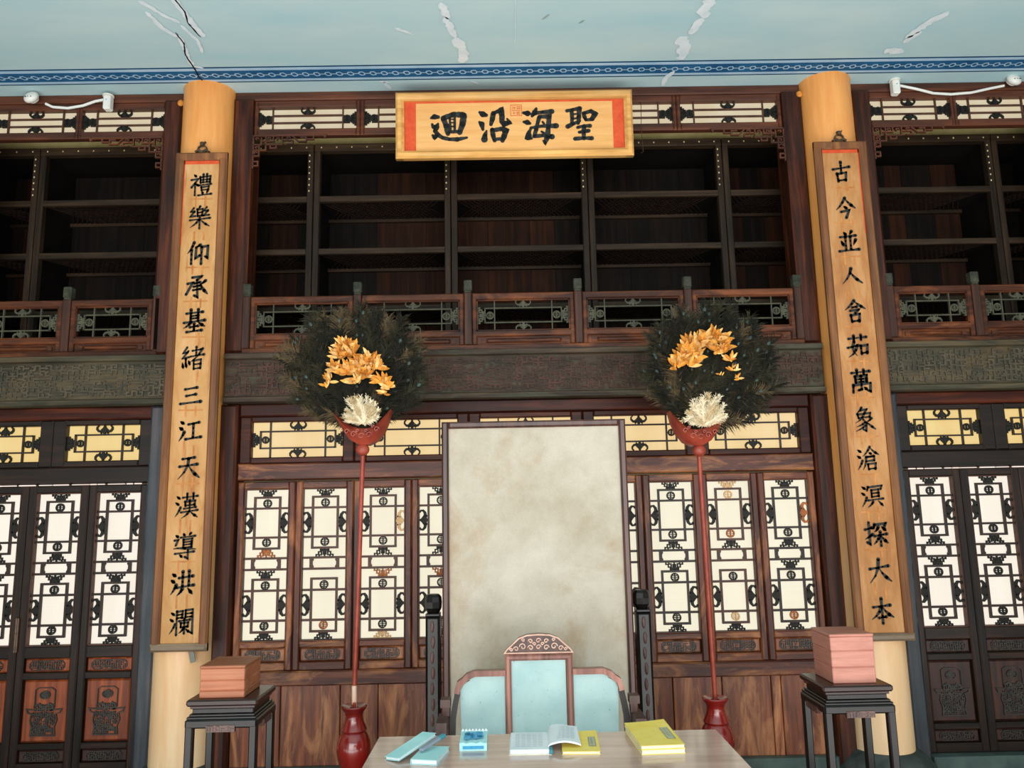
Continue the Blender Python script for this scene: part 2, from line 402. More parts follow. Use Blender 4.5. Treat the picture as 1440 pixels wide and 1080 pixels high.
# ------------------------------------------------------------------ room shell
HC = 4.435
sstruct(part('floor', None, lambda m: m.box(-7, 7, -9, 1.2, -.1, 0), 'floor_stone'), 'dark stone floor of the hall', 'floor')
c = struct('ceiling', 'pale blue painted ceiling with blue border, repaired cracks', 'ceiling', (0, 0, HC))
part('ceiling_panel', None, lambda m: m.box(-7, 7, -9, 1.2, 0, .1), 'ceiling_paint', c)
def hs(m, x0, x1, y0, y1, t=.002): m.box(x0, x1, y0, y1, -t, 0)
part('painted_border', None, lambda m: hs(m, -7, 7, -.335, -.155, .0015), 'border_navy', c)
part('painted_band', None, lambda m: (hs(m, -7, 7, -.322, -.168, .0024)), 'border_light', c)
part('painted_band', None, lambda m: (hs(m, -7, 7, -.295, -.195, .0032)), 'border_blue', c)
def chain(m):
    n = 72
    for i in range(-n, n):
        x = i*.0735; z = -.245; y0 = -.0045
        P = [(x-.026, 0), (x-.008, .024), (x+.017, .020), (x+.026, 0), (x+.008, -.024), (x-.017, -.020)]
        k = len(P)
        for (r0, r1) in ((1.0, .62),):
            vs = [(x+(p[0]-x)*r0, z+p[1]*r0, y0) for p in P]+[(x+(p[0]-x)*r1, z+p[1]*r1, y0) for p in P]
            m.add(vs, [(a, (a+1) % k, (a+1) % k+k, a+k) for a in range(k)])
        m.add([(x+.022, z-.004, y0), (x+.0515, z-.004, y0), (x+.0515, z+.004, y0), (x+.022, z+.004, y0)], [(0, 1, 2, 3)])
part('border_chain', None, chain, 'border_light', c, stuff=True)
def patch(m, pts, w, rg, t=.0036, jit=.4):
    # ragged strip of plaster on the ceiling plane, points (x, y)
    P = []
    for a, b in zip(pts, pts[1:]):
        n = max(2, int((Vector(b)-Vector(a)).length/.02))
        for i in range(n): P.append(Vector(a).lerp(Vector(b), i/n))
    P.append(Vector(pts[-1])); vs = []
    for i, p in enumerate(P):
        d = (P[min(i+1, len(P)-1)]-P[max(i-1, 0)]).normalized(); nn = Vector((-d.y, d.x))
        a = w*.5*(1-jit+rg.random()*2*jit); b = w*.5*(1-jit+rg.random()*2*jit)
        if i in (0, len(P)-1): a *= .3; b *= .3
        vs += [(p.x+nn.x*a, p.y+nn.y*a, -t), (p.x-nn.x*b, p.y-nn.y*b, -t)]
    m.add(vs, [(2*i, 2*i+2, 2*i+3, 2*i+1) for i in range(len(P)-1)])
rg = random.Random(3)
for pts, w_ in (([(-2.135,-.906),(-2.104,-.74),(-2.05,-.66)], .03), ([(-2.13,-1.0),(-2.04,-.86),(-1.985,-.8)], .028), ([(-2.04,-.68),(-2.07,-.5),(-2.09,-.36),(-2.03,-.33)], .026),
                ([(-1.99,-.78),(-1.95,-.62),(-1.97,-.5)], .022), ([(-1.94,-1.05),(-1.92,-.86),(-1.9,-.66)], .04),
                ([(-.452,-.95),(-.42,-.8)], .045), ([(-.44,-.82),(-.39,-.62)], .04), ([(-.385,-.62),(-.35,-.45),(-.37,-.35)], .06),
                ([(-.745,-.725),(-.69,-.69),(-.644,-.653)], .02), ([(1.10,-1.0),(1.06,-.84),(1.1,-.78)], .07), ([(1.075,-.78),(1.04,-.62)], .05),
                ([(.985,-.6),(1.03,-.5),(1.05,-.35)], .07), ([(2.52,-.81),(2.43,-.64),(2.40,-.55)], .05), ([(2.46,-.62),(2.41,-.5)], .04), ([(2.33,-.43),(2.46,-.4)], .06),
                ([(-.93,-.15),(-.86,-.13)], .02), ([(-.9,-.14),(-.87,-.05)], .035), ([(1.03,-.22),(.99,-.14),(.985,-.04)], .03), ([(-.32,-.14),(-.27,-.1)], .02)):
    part('plaster_patch', None, lambda m: patch(m, pts, w_, rg, .0048), 'plaster_patch', c)
part('crack', None, lambda m: patch(m, [(-2.05,-.71),(-2.045,-.6),(-2.085,-.48),(-2.09,-.3),(-2.10,-.22),(-2.07,-.1)], .009, rg, .0056), 'crack_black', c)
part('crack', None, lambda m: patch(m, [(-1.93,-1.05),(-1.915,-.9),(-1.94,-.8),(-1.92,-.66)], .009, rg, .0056), 'crack_black', c)
part('crack', None, lambda m: patch(m, [(-.03,-1.1),(-.027,-.54)], .004, rg, .0056, .1), 'plaster_patch', c)
for pts, w_ in (([(.13,-.78),(.17,-.83)], .012), ([(.35,-.74),(.38,-.77)], .012)):
    part('damp_stain', None, lambda m: patch(m, pts, w_, rg, .0042, .3), 'patch_stain', c)
sstruct(part('wall_back', None, lambda m: m.box(-7, 7, 1.0, 1.15, 0, HC), 'wall_plaster'), 'plain plaster wall closing the hall behind the bookcases', 'wall')
for s, nm in ((-1, 'left'), (1, 'right')):
    sstruct(part('wall_'+nm, None, lambda m: m.box(s*7 if s < 0 else 6.9, -6.9 if s < 0 else 7, -9, 1.0, 0, HC), 'wall_plaster'), nm+' side wall of the hall', 'wall')
    sstruct(part('wall_'+nm+'_end', None, lambda m: m.box(min(s*3.885, s*6.9), max(s*3.885, s*6.9), .0, .12, 0, HC), 'red_wood'), 'brown boarded wall running on past the doors at far '+nm, 'wall')

# ------------------------------------------------------------------ beams, jambs, rails (trim)
def trim(n, x0, x1, y0, y1, z0, z1, mat, label, c=.008):
    return sstruct(part('trim_%d' % n, None, lambda m: m.cbox(x0, x1, y0, y1, z0, z1, c), mat), label, 'trim')
XE = 3.88
tn = 1
# head beam under the ceiling, one per bay
for x0, x1, side in ((-XE, -2.27, 'left'), (-1.93, 1.93, 'centre'), (2.27, XE, 'right')):
    trim(tn, x0, x1, -.03, .10, 4.375, HC, 'frieze_wood', 'brown head beam along the ceiling, %s bay' % side); tn += 1
# jambs beside the columns, above and below the carved beam
for x0, x1, side in ((-1.93, -1.80, 'inner side of left column'), (1.80, 1.93, 'inner side of right column'), (-2.40, -2.27, 'outer side of left column'), (2.27, 2.40, 'outer side of right column')):
    trim(tn, x0, x1, -.06, .12, 2.61, 4.375, 'jamb_wood', 'tall brown jamb on the gallery, '+side, .02); tn += 1
for x0, x1, side in ((-1.93, -1.82, 'inner side of left column'), (1.82, 1.93, 'inner side of right column'), (-2.37, -2.27, 'outer side of left column'), (2.27, 2.37, 'outer side of right column')):
    trim(tn, x0, x1, -.07, .10, .0, 2.28, 'jamb_grey' if side.startswith('outer') else 'jamb_wood', 'brown door jamb below the carved beam, '+side, .015); tn += 1
# header above transoms, rail under them
for x0, x1, side, mt in ((-XE, -2.37, 'left', 'door_wood_x'), (-1.82, 1.82, 'centre', 'worn_wood_x'), (2.37, XE, 'right', 'door_wood_x')):
    trim(tn, x0, x1, -.03, .10, 2.205, 2.285, 'red_wood_x', 'brown header just under the carved beam, %s bay' % side); tn += 1
    trim(tn, x0, x1, -.035, .10, 1.80, 1.905, mt, 'wide horizontal rail between transoms and leaves, %s bay' % side); tn += 1
# centre bay sill rail and threshold
trim(tn, -1.82, 1.82, -.045, .10, .565, .652, 'worn_wood_x', 'worn sill rail under the centre window leaves'); tn += 1
trim(tn, -1.82, 1.82, -.06, .10, 0, .10, 'skirting_green', 'greenish base rail under the centre board wall'); tn += 1
for s, side in ((-1, 'left'), (1, 'right')):
    trim(tn, min(s*2.37, s*XE), max(s*2.37, s*XE), -.09, .12, 0, .095, 'skirting_green', 'greenish threshold under the %s doors' % side); tn += 1
# board wall below the centre windows
bw = struct('wall_dado', 'worn brown board wall below the centre windows', 'wall', (0, 0, 0))
edges = [-1.82, -1.52, -1.16, -.93, -.55, -.2, .2, .53, .86, 1.16, 1.46, 1.52, 1.82]
for a, b in zip(edges, edges[1:]):
    dy = rnd.uniform(-.004, .004)
    part('board', None, lambda m: m.cbox(a+.002, b-.002, dy, .08, .10, .565, .004), 'dado_wood', bw)

# daylight leaking through the gap over the side door leaves
paper_lit('gap_light', '#fff4ec', '#f6d8cc', 1.0)
for s, side in ((-1, 'left'), (1, 'right')):
    def gap(m):
        g = random.Random(4); x = 2.42
        while x < XE-.1:
            l = g.uniform(.02, .11); z = g.uniform(.0, .0015); m.box(min(s*x, s*(x+l)), max(s*x, s*(x+l)), -.034, -.02, 1.7915+z, 1.7985-z); x += l+g.uniform(.004, .03)
    o = part('trim_%d' % tn, None, gap, 'gap_light'); tn += 1
    sstruct(o, 'thin broken line of daylight above the %s door leaves' % side, 'trim')
# gallery floor and soffit behind the carved beam
trim(tn, -XE, XE, -.02, 1.0, 2.45, 2.60, 'shelf_inside', 'dark gallery floor carrying the bookcases'); tn += 1
# pale strip of wall above the bookcases
sstruct(part('wall_upper', None, lambda m: m.box(-XE, XE, .34, .38, 4.215, HC), 'olive_plaster'), 'olive strip of plaster seen above the bookcases', 'wall')

# ------------------------------------------------------------------ lattice leaves
LW = 22*.000545   # bar width in metres
def leaf_lattice(m):
    k = .000538; kx = .000559; t = .0135
    def hb(z, x0=-.137, x1=.137): m.box(x0, x1, -.008, .008, z*k-t/2, z*k+t/2)
    def vb(x, z0, z1): m.box(x*kx-t/2, x*kx+t/2, -.0078, .0078, z0*k, z1*k)
    for s in (1, -1):
        for z in (635, 300, 63): hb(s*z)
        hb(s*760, -140*kx-t/2, 140*kx+t/2); hb(s*175, -140*kx-t/2, 140*kx+t/2)
        for x in (-140, 140): vb(x, min(s*175, s*760), max(s*175, s*760))
    for s in (-1, 1):
        vb(s*152, -63, 63)
        m.stroke([(s*138*kx, 57*k), (s*128*kx, 40*k), (s*140*kx, 18*k), (s*140*kx, -18*k), (s*128*kx, -40*k), (s*138*kx, -57*k)], t*.7, -.0075, .0075)
ORN = {}
def hang_ornaments(lat, kind, items, pick):
    for nm, (hw, h, t), x, z, a in items:
        mt = pick(nm)
        if mt is None: continue
        key = 'orn_%s_%.4f_%.4f' % (nm, hw, h)
        fn = {'bat_carving': lambda m: orn_bat(m, hw, h, t, -.007, .007), 'medallion': lambda m: orn_shou(m, hw, t, -.007, .007), 'fret_carving': lambda m: orn_fret(m, hw, h, t, -.007, .007)}[nm]
        part(nm, key, fn, mt, lat, (x, 0, z), (0, a, 0), label={'carving_orange': 'orange-brown carving', 'carving_pale': 'pale unpainted carving'}.get(mt))
def leaf_items():
    k = .000538; kx = .000559; it = []
    for s in (1, -1):
        it.append(('fret_carving', (95*kx, 84*k, .0075), 0, s*766*k, 0 if s > 0 else math.pi))
        it.append(('fret_carving', (98*kx, 100*k, .0075), 0, s*170*k, math.pi if s > 0 else 0))
        for z in (692, 243): it.append(('medallion', (48*kx, 48*kx, .008), 0, s*z*k, 0))
        for sx in (-1, 1): it.append(('bat_carving', (118*k, 94*kx, .0105), sx*147*kx, s*467*k, R(90)*sx))
    return it
LI = leaf_items()
def make_leaf(root, kind, wid, rg):
    """local origin: centre of the pane at the front face plane; pane .27 x .917"""
    hw = wid/2-.0015; cz = 0; dark = kind != 'centre'
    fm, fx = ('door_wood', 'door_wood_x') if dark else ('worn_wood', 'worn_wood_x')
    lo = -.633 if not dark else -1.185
    st = hw-.139
    for s in (-1, 1):
        part('stile', 'stile%s%.3f' % (kind, wid), lambda m: m.cbox(-st/2, st/2, -.022, .03, lo, .507, .007), fm, root, (s*(.139+st/2), 0, 0))
    def rail(z0, z1, nm='rail'):
        part(nm, 'rail%.3f%.3f' % (z0, z1), lambda m: m.cbox(-.139, .139, -.020, .03, z0, z1, .005), fx, root)
    rail(.462, .507)
    if not dark: rail(-.50, -.462); rail(-.633, -.585)
    else: rail(-.532, -.462); rail(-.655, -.615); rail(-1.055, -1.02); rail(-1.185, -1.132)
    def bead(m):
        for s in (-1, 1): m.box(s*.137-.003, s*.137+.003, -.014, .02, -.4585, .4585)
        for s in (-1, 1): m.box(-.134, .134, -.014, .02, s*.4585-.003, s*.4585+.003)
    part('bead', 'bead', bead, 'lattice_brown', root)
    part('paper_pane', 'pane'+kind, lambda m: m.box(-.139, .139, .026, .029, -.462, .462), 'paper_side' if dark else 'paper_low', root)
    lm = 'lattice_dark' if dark or rg.random() < .45 else 'lattice_brown'
    lat = part('lattice', 'leaf_lattice', leaf_lattice, lm, root, (0, .008, 0))
    def pick(nm):
        if dark: return 'carving_dark'
        r = rg.random()
        if nm == 'fret_carving' and r < .04: return None
        return 'carving_dark' if r < .84 else ('carving_orange' if r < .93 else 'carving_pale')
    hang_ornaments(lat, kind, LI, pick)
    def small_panel(z0, z1, mt, relief, seed):
        p = part('panel', 'sp%.3f' % z0, lambda m: m.cbox(-.136, .136, -.004, .02, z0+.003, z1-.003, .008), mt, root)
        def rel(m):
            fretwork(m, -.098, .098, z0+.018, z1-.018, .0135, .0042, -.013, -.003, random.Random(seed), .05)
            m.stroke([(-.105, z0+.03), (-.105, z1-.03), (-.09, z1-.014), (.09, z1-.014), (.105, z1-.03), (.105, z0+.03), (.09, z0+.014), (-.09, z0+.014)], .004, -.012, -.003, True)
        part('fret_relief', 'rel%.3f%d' % (z0, seed), rel, relief, p, stuff=True)
    if not dark: small_panel(-.585, -.50, 'dado_wood', 'relief_dark', rg.choice((1, 2)))
    else:
        mt = 'door_panel' if kind == 'left' else 'door_panel_dark'
        small_panel(-.615, -.532, mt, 'relief_dark', 3)
        small_panel(-1.132, -1.055, 'door_panel_dark', 'relief_dark', 4)
        p = part('panel', 'bigpanel', lambda m: m.cbox(-.136, .136, -.002, .02, -1.017, -.658, .012), mt, root)
        part('vase_relief', 'vaserelief', vase_relief, 'relief_dark', p, (0, 0, -.8375), stuff=True)
def vase_relief(m):
    u = .00066
    def P(l): return [((x-360)*u, (567-y)*u) for x, y in l]
    y0, y1 = -.012, .0
    m.stroke(P([(272, 540), (272, 380), (300, 362), (420, 362), (452, 385), (452, 540)]), .0045, y0, y1)
    m.stroke([(.030*math.cos(a*math.pi/8), (567-425)*u+.022*math.sin(a*math.pi/8)) for a in range(16)], .005, y0, y1, True)
    for dz in (-.009, 0, .009): m.box(-.02, .02, y0, y1, (567-425)*u+dz-.002, (567-425)*u+dz+.002)
    for s in (-1, 1):
        m.stroke([(s*.002, .01), (s*.03, .045), (s*.058, .03), (s*.05, .005), (s*.03, .012)], .008, y0, y1)
        m.stroke([(s*.03, .005), (s*.075, .01), (s*.105, .012), (s*.095, -.008), (s*.072, -.015), (s*.08, -.05), (s*.068, -.09), (s*.072, -.135)], .007, y0, y1)
        for a in range(5):
            cx, cz = s*(.018+.014*(a % 3)), -.02-a*.023
            m.stroke([(cx+.011*math.cos(t*.8)*(1-t*.09), cz+.010*math.sin(t*.8)*(1-t*.09)) for t in range(8)], .0045, y0, y1)
        m.stroke([(s*.01, -.11), (s*.04, -.095), (s*.06, -.115)], .006, y0, y1)
    m.box(-.075, .075, y0, y1, -.142, -.134)
    fretwork(m, -.066, .066, -.13, -.005, .0125, .005, y0+.001, y1, random.Random(5), .12)
    fretwork(m, -.05, .05, .0, .04, .0125, .005, y0+.001, y1, random.Random(6), .15)
    m.prism([(-.028*1, (567-425)*u), (0, (567-425)*u-.024), (.028, (567-425)*u), (0, (567-425)*u+.024)], y0+.004, y1)

rgl = random.Random(11)
ordw = ['leftmost', 'second from left', 'third from left', 'fourth from left', 'fifth from left', 'fifth from right', 'fourth from right', 'third from right', 'second from right', 'rightmost']
for i in range(10):
    x = (i-4.5)*.3635
    r_ = struct('window_%d' % (i+1), 'papered lattice leaf of the centre bay, %s of ten' % ordw[i], 'window', (x, .0, 1.2835))
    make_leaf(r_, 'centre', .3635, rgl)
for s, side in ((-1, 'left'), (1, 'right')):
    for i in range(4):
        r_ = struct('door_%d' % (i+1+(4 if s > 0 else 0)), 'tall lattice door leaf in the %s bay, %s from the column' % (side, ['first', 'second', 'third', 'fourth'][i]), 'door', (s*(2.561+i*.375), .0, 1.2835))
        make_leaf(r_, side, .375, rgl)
        if i in (1, 2):
            part('hinge_pin', 'hpin', lambda m: m.tube([(0, -.03, -.07), (0, -.03, .13)], .008), 'bronze', r_, (-s*.182 if i == 2 else s*.182, 0, -.42))

# transoms and frieze lights
def cross_lattice(m, w, h, e, be, hz, t, full_h=False):
    # e: distance of the uprights from the pane ends, be: of the inner box, hz: half height between the level bars
    x = w/2
    for s in (-1, 1):
        m.box(s*(x-e)-t/2, s*(x-e)+t/2, -.0075, .0075, -h/2, h/2)
        if not full_h: m.box(s*(x-be)-t/2, s*(x-be)+t/2, -.008, .008, -hz-t/2, hz+t/2)
        m.box(-(x-be) if not full_h else -(x-e), (x-be) if not full_h else (x-e), -.008, .008, s*hz-t/2, s*hz+t/2)
def transom(name, label, loc, w, h, pitch, kind, paper, wood_, lat_mat, orn_mat, n_):
    r_ = struct(name, label, 'window', loc)
    top, bot = kind
    g = (pitch-w)/2-.001
    for s in (-1, 1):
        part('stile', '%sst%.3f' % (wood_, pitch), lambda m: m.cbox(-g/2, g/2, -.02, .03, -h/2-bot, h/2+top, .008), wood_, r_, (s*(w/2+g/2), 0, 0))
    part('rail', '%srt%.3f' % (wood_, w), lambda m: m.cbox(-w/2, w/2, -.02, .03, h/2, h/2+top, .006), wood_, r_)
    part('rail', '%srb%.3f' % (wood_, w), lambda m: m.cbox(-w/2, w/2, -.02, .03, -h/2-bot, -h/2, .006), wood_, r_)
    part('paper_pane', '%spp%.3f' % (paper, w), lambda m: m.box(-w/2-.003, w/2+.003, .026, .029, -h/2-.003, h/2+.003), paper, r_)
    if n_ == 'transom':
        lat = part('lattice', 'tl%.3f' % w, lambda m: cross_lattice(m, w, h, .115, .052, .053, .010), lat_mat, r_, (0, .008, 0))
        it = [('bat_carving', (.052, h/2-.058, .0085), 0, .057, 0), ('bat_carving', (.052, h/2-.058, .0085), 0, -.057, math.pi)]
        for s in (-1, 1): it += [('medallion', (.023, .023, .008), s*(w/2-.0835), 0, 0), ('fret_carving', (.043, .046, .009), s*(w/2-.048), 0, s*R(90))]
    elif n_ == 'frieze':
        lat = part('lattice', 'fl%.3f' % w, lambda m: cross_lattice(m, w, h, .095, .05, .026, .009, True), lat_mat, r_, (0, .008, 0))
        it = [('bat_carving', (.048, h/2-.03, .0085), 0, .03, 0), ('bat_carving', (.048, h/2-.03, .0085), 0, -.03, math.pi)]
        for s in (-1, 1): it += [('fret_carving', (.045, .042, .012), s*(w/2-.042), 0, s*R(90)), ('medallion', (.024, .024, .014), s*(w/2-.066), 0, 0)]
    hang_ornaments(lat, '', it, lambda nm: orn_mat)
    if n_ == 'frieze':
        def blk(m):
            for s in (-1, 1): m.box(s*(w/2-.07)-.022, s*(w/2-.07)+.022, 0.0, .012, -.028, .028)
        part('carved_block', 'fb%.3f' % w, blk, 'carving_dark', lat)
wn = 11
o5 = ['first', 'second', 'middle', 'fourth', 'last']
for i in range(5):
    transom('window_%d' % wn, 'yellow papered transom light over the centre windows, %s of five from the left' % o5[i], ((i-2)*.7275, 0, 2.057), .58, .225, .7275, (.035, .039), 'paper_transom', 'worn_wood_x' if 0 else 'red_wood_x', 'lattice_dark', 'carving_dark', 'transom'); wn += 1
for s, side in ((-1, 'left'), (1, 'right')):
    for i in range(2):
        transom('window_%d' % wn, 'golden papered transom light over the %s doors, %s to the column' % (side, ['nearest', 'next nearest'][i]), (s*(2.688+i*.63), 0, 2.057), .467, .225, .63, (.035, .039), 'paper_transom_side', 'door_wood_x', 'lattice_dark', 'carving_dark', 'transom'); wn += 1
for i in range(5):
    transom('window_%d' % wn, 'narrow frieze light under the ceiling in the centre bay, %s of five from the left' % o5[i], ((i-2)*.7205, 0, 4.25), .667, .16, .7205, (.045, .05), 'paper_frieze', 'frieze_wood', 'lattice_brown', 'carving_dark', 'frieze'); wn += 1
for s, side in ((-1, 'left'), (1, 'right')):
    for i in range(2):
        transom('window_%d' % wn, 'narrow frieze light under the ceiling in the %s bay, %s to the column' % (side, ['nearest', 'next nearest'][i]), (s*(2.69+i*.60), 0, 4.25), .56, .16, .60, (.045, .05), 'paper_frieze', 'frieze_wood', 'lattice_brown', 'carving_dark', 'frieze'); wn += 1
for s, side in ((-1, 'left'), (1, 'right')):
    trim(tn, min(s*3.59, s*XE), max(s*3.59, s*XE), -.02, .05, 4.12, 4.375, 'frieze_wood', 'plain end board of the frieze, far '+side); tn += 1
    trim(tn, min(s*3.635, s*XE), max(s*3.635, s*XE), -.02, .05, 1.905, 2.205, 'door_wood_x', 'plain end board of the transoms, far '+side); tn += 1

# corner spandrels under the frieze
def spandrel(m):
    t = .009
    m.box(0, .47, -.008, .008, -.012, 0)
    m.stroke([(.47, -.006), (.49, -.012), (.485, -.026)], .012, -.008, .008)
    for P in ([(.0, -.07), (.06, -.07), (.06, -.02)], [(.06, -.045), (.14, -.045), (.14, -.012)], [(.09, -.012), (.09, -.07), (.2, -.07), (.2, -.012)],
              [(.2, -.04), (.27, -.04), (.27, -.065), (.23, -.065)], [(.27, -.012), (.31, -.05), (.36, -.05), (.36, -.02), (.32, -.02)], [(.36, -.035), (.41, -.035), (.41, -.012)],
              [(.006, -.0), (.006, -.24)], [(0, -.11), (.09, -.11), (.09, -.07)], [(.045, -.07), (.045, -.15), (.0, -.15)], [(0, -.19), (.04, -.19), (.04, -.22), (.0, -.22)], [(.12, -.07), (.12, -.095), (.16, -.095), (.16, -.07)]):
        m.stroke(P, t, -.008, .008)
    for cx, cz in ((.11, -.028), (.17, -.03), (.24, -.025), (.03, -.03), (.03, -.092), (.02, -.13)):
        m.stroke([(cx+.016*math.cos(a*.7)*(1-a*.1), cz+.011*math.sin(a*.7)*(1-a*.1)) for a in range(8)], .007, -.008, .008)
for x, f, lab in ((-1.80, 1, 'left end of centre bay'), (1.80, -1, 'right end of centre bay'), (-2.40, -1, 'left bay beside the column'), (2.40, 1, 'right bay beside the column')):
    tag(part('carved_spandrel', 'sp%d' % f, lambda m: spandrel(m) if f > 0 else mirrored(m, spandrel), 'frieze_wood', None, (x, -.03, 4.118)), 'small pierced spandrel bracket under the frieze, '+lab, 'bracket', 'spandrels under the frieze') if f > 0 else None
    if f < 0:
        def mir(m):
            q = M(); spandrel(q); m.add([(-a, b, c_) for a, b, c_ in q.v], [t_[::-1] for t_ in q.f])
        tag(part('carved_spandrel', 'sp-1', mir, 'frieze_wood', None, (x, -.03, 4.118)), 'small pierced spandrel bracket under the frieze, '+lab, 'bracket', 'spandrels under the frieze')

# ------------------------------------------------------------------ carved beams
def carved_beam(x0, x1, mat, rel, label, seed):
    b = thing('carved_beam', label, 'beam', ((x0+x1)/2, 0, 2.28), 'carved beams under the gallery')
    h = (x1-x0)/2
    part('beam_core', None, lambda m: m.cbox(-h, h, -.10, .02, .005, .32, .004), mat, b)
    def mold(z0, z1, yo): return lambda m: (m.add([(-h, -.10, z0), (h, -.10, z0), (h, yo, z0+.008), (-h, yo, z0+.008), (h, yo, z1-.008), (-h, yo, z1-.008), (h, -.10, z1), (-h, -.10, z1)],
        [(0, 1, 2, 3), (3, 2, 4, 5), (5, 4, 6, 7), (0, 3, 5, 7), (1, 6, 4, 2)]))
    part('top_moulding', None, mold(.278, .325, -.125), mat, b); part('bottom_moulding', None, mold(0, .045, -.12), mat, b)
    part('fret_relief', None, lambda m: fretwork(m, -h+.03, h-.03, .058, .265, .034, .010, -.107, -.099, random.Random(seed), .1), rel, b, stuff=True)
carved_beam(-1.90, 1.90, 'carved_wood', 'relief_brown', 'long dark beam carved with frets below the centre balustrade', 1)
carved_beam(-XE, -2.24, 'carved_wood_green', 'relief_green', 'greenish worn carved beam in the left bay', 2)
carved_beam(2.24, XE, 'carved_wood_green', 'relief_green', 'greenish worn carved beam in the right bay', 3)

# ------------------------------------------------------------------ balustrades
def balustrade(posts, label, cx, wood_r, pcapflip=False):
    b = thing('balustrade', label, 'railing', (cx, -.03, 2.605), 'gallery balustrades')
    posts = [p-cx for p in posts]
    part('base_rail', None, lambda m: m.cbox(posts[0]-.02, posts[-1]+.02, -.035, .03, 0, .035, .006), 'rail_wood', b)
    for p in posts:
        q = part('post', 'bpost', lambda m: m.cbox(-.025, .025, -.03, .025, .035, .385, .006), 'rail_wood_z', b, (p, 0, 0))
        def cap(m):
            m.bevbox(-.022, .022, -.025, .02, .385, .395, .002); m.bevbox(-.027, .027, -.031, .024, .395, .468, .005)
            m.stroke([(-.018, .405), (-.018, .457), (.018, .457), (.018, .405)], .004, -.034, -.03, True)
            m.stroke([(-.008, .42), (-.008, .44), (.006, .446), (.008, .43), (0, .425)], .004, -.034, -.03)
        part('finial', 'bcap', cap, 'post_cap', q)
    for a, c2 in zip(posts, posts[1:]):
        w = (c2-a)-.05-.004; hx = w/2; mx = (a+c2)/2
        fr = part('rail_panel', 'rp%.3f' % w, lambda m: (m.cbox(-hx, hx, -.022, .018, .335, .38, .006), m.cbox(-hx, hx, -.022, .018, .09, .13, .006),
              m.cbox(-hx, -hx+.03, -.0225, .018, .035, .38, .006), m.cbox(hx-.03, hx, -.0225, .018, .035, .38, .006),
              m.box(-hx+.03, -hx+.036, -.012, .016, .13, .335), m.box(hx-.036, hx-.03, -.012, .016, .13, .335), m.box(-hx+.03, hx-.03, -.012, .016, .329, .335), m.box(-hx+.03, hx-.03, -.012, .016, .13, .136)), wood_r, b, (mx, 0, 0))
        lw = w-.06; lh = .205
        lat = part('lattice', 'bl%.3f' % lw, lambda m: cross_lattice(m, lw, lh, .115, .053, .048, .0075), 'lattice_green', fr, (0, 0, .2325))
        it = [('bat_carving', (.052, .05, .0065), 0, .052, 0), ('bat_carving', (.052, .05, .0065), 0, -.052, math.pi)]
        for s in (-1, 1): it += [('medallion', (.026, .026, .007), s*(lw/2-.085), 0, 0), ('fret_carving', (.055, .042, .0075), s*(lw/2-.05), 0, s*R(90))]
        for nm, (hw, h, t), x, z, an in it:
            key = 'born_%s_%.4f_%.4f' % (nm, hw, h)
            fn = {'bat_carving': lambda m: orn_bat(m, hw, h, t, -.007, .007), 'medallion': lambda m: orn_shou(m, hw, t, -.007, .007), 'fret_carving': lambda m: orn_fret(m, hw, h, t, -.007, .007)}[nm]
            part(nm, key, fn, 'lattice_green', fr, (x, 0, .2325+z), (0, an, 0))
        def strip(m):
            m.box(-hx+.03, hx-.03, -.002, .014, .035, .09)
            m.cbox(-hx+.09, hx-.09, -.012, .0, .048, .08, .01)
            for s in (-1, 1): m.box(s*(hx-.07)-.014, s*(hx-.07)+.014, -.01, 0, .05, .075)
        part('lower_strip', 'ls%.3f' % w, strip, 'rail_wood', fr)
balustrade([-1.795, -1.077, -.359, .359, 1.077, 1.795], 'long reddish gallery balustrade with lattice panels in the centre bay', 0, 'rail_wood')
balustrade([-3.54, -2.955, -2.375], 'short gallery balustrade in the left bay', -2.955, 'rail_wood')
balustrade([2.40, 2.965, 3.53], 'short gallery balustrade in the right bay', 2.965, 'rail_wood')
for s, side in ((-1, 'left'), (1, 'right')):
    trim(tn, min(s*3.56, s*XE), max(s*3.56, s*XE), -.03, .05, 2.60, 4.12, 'jamb_wood', 'boarded gallery end, far '+side); tn += 1

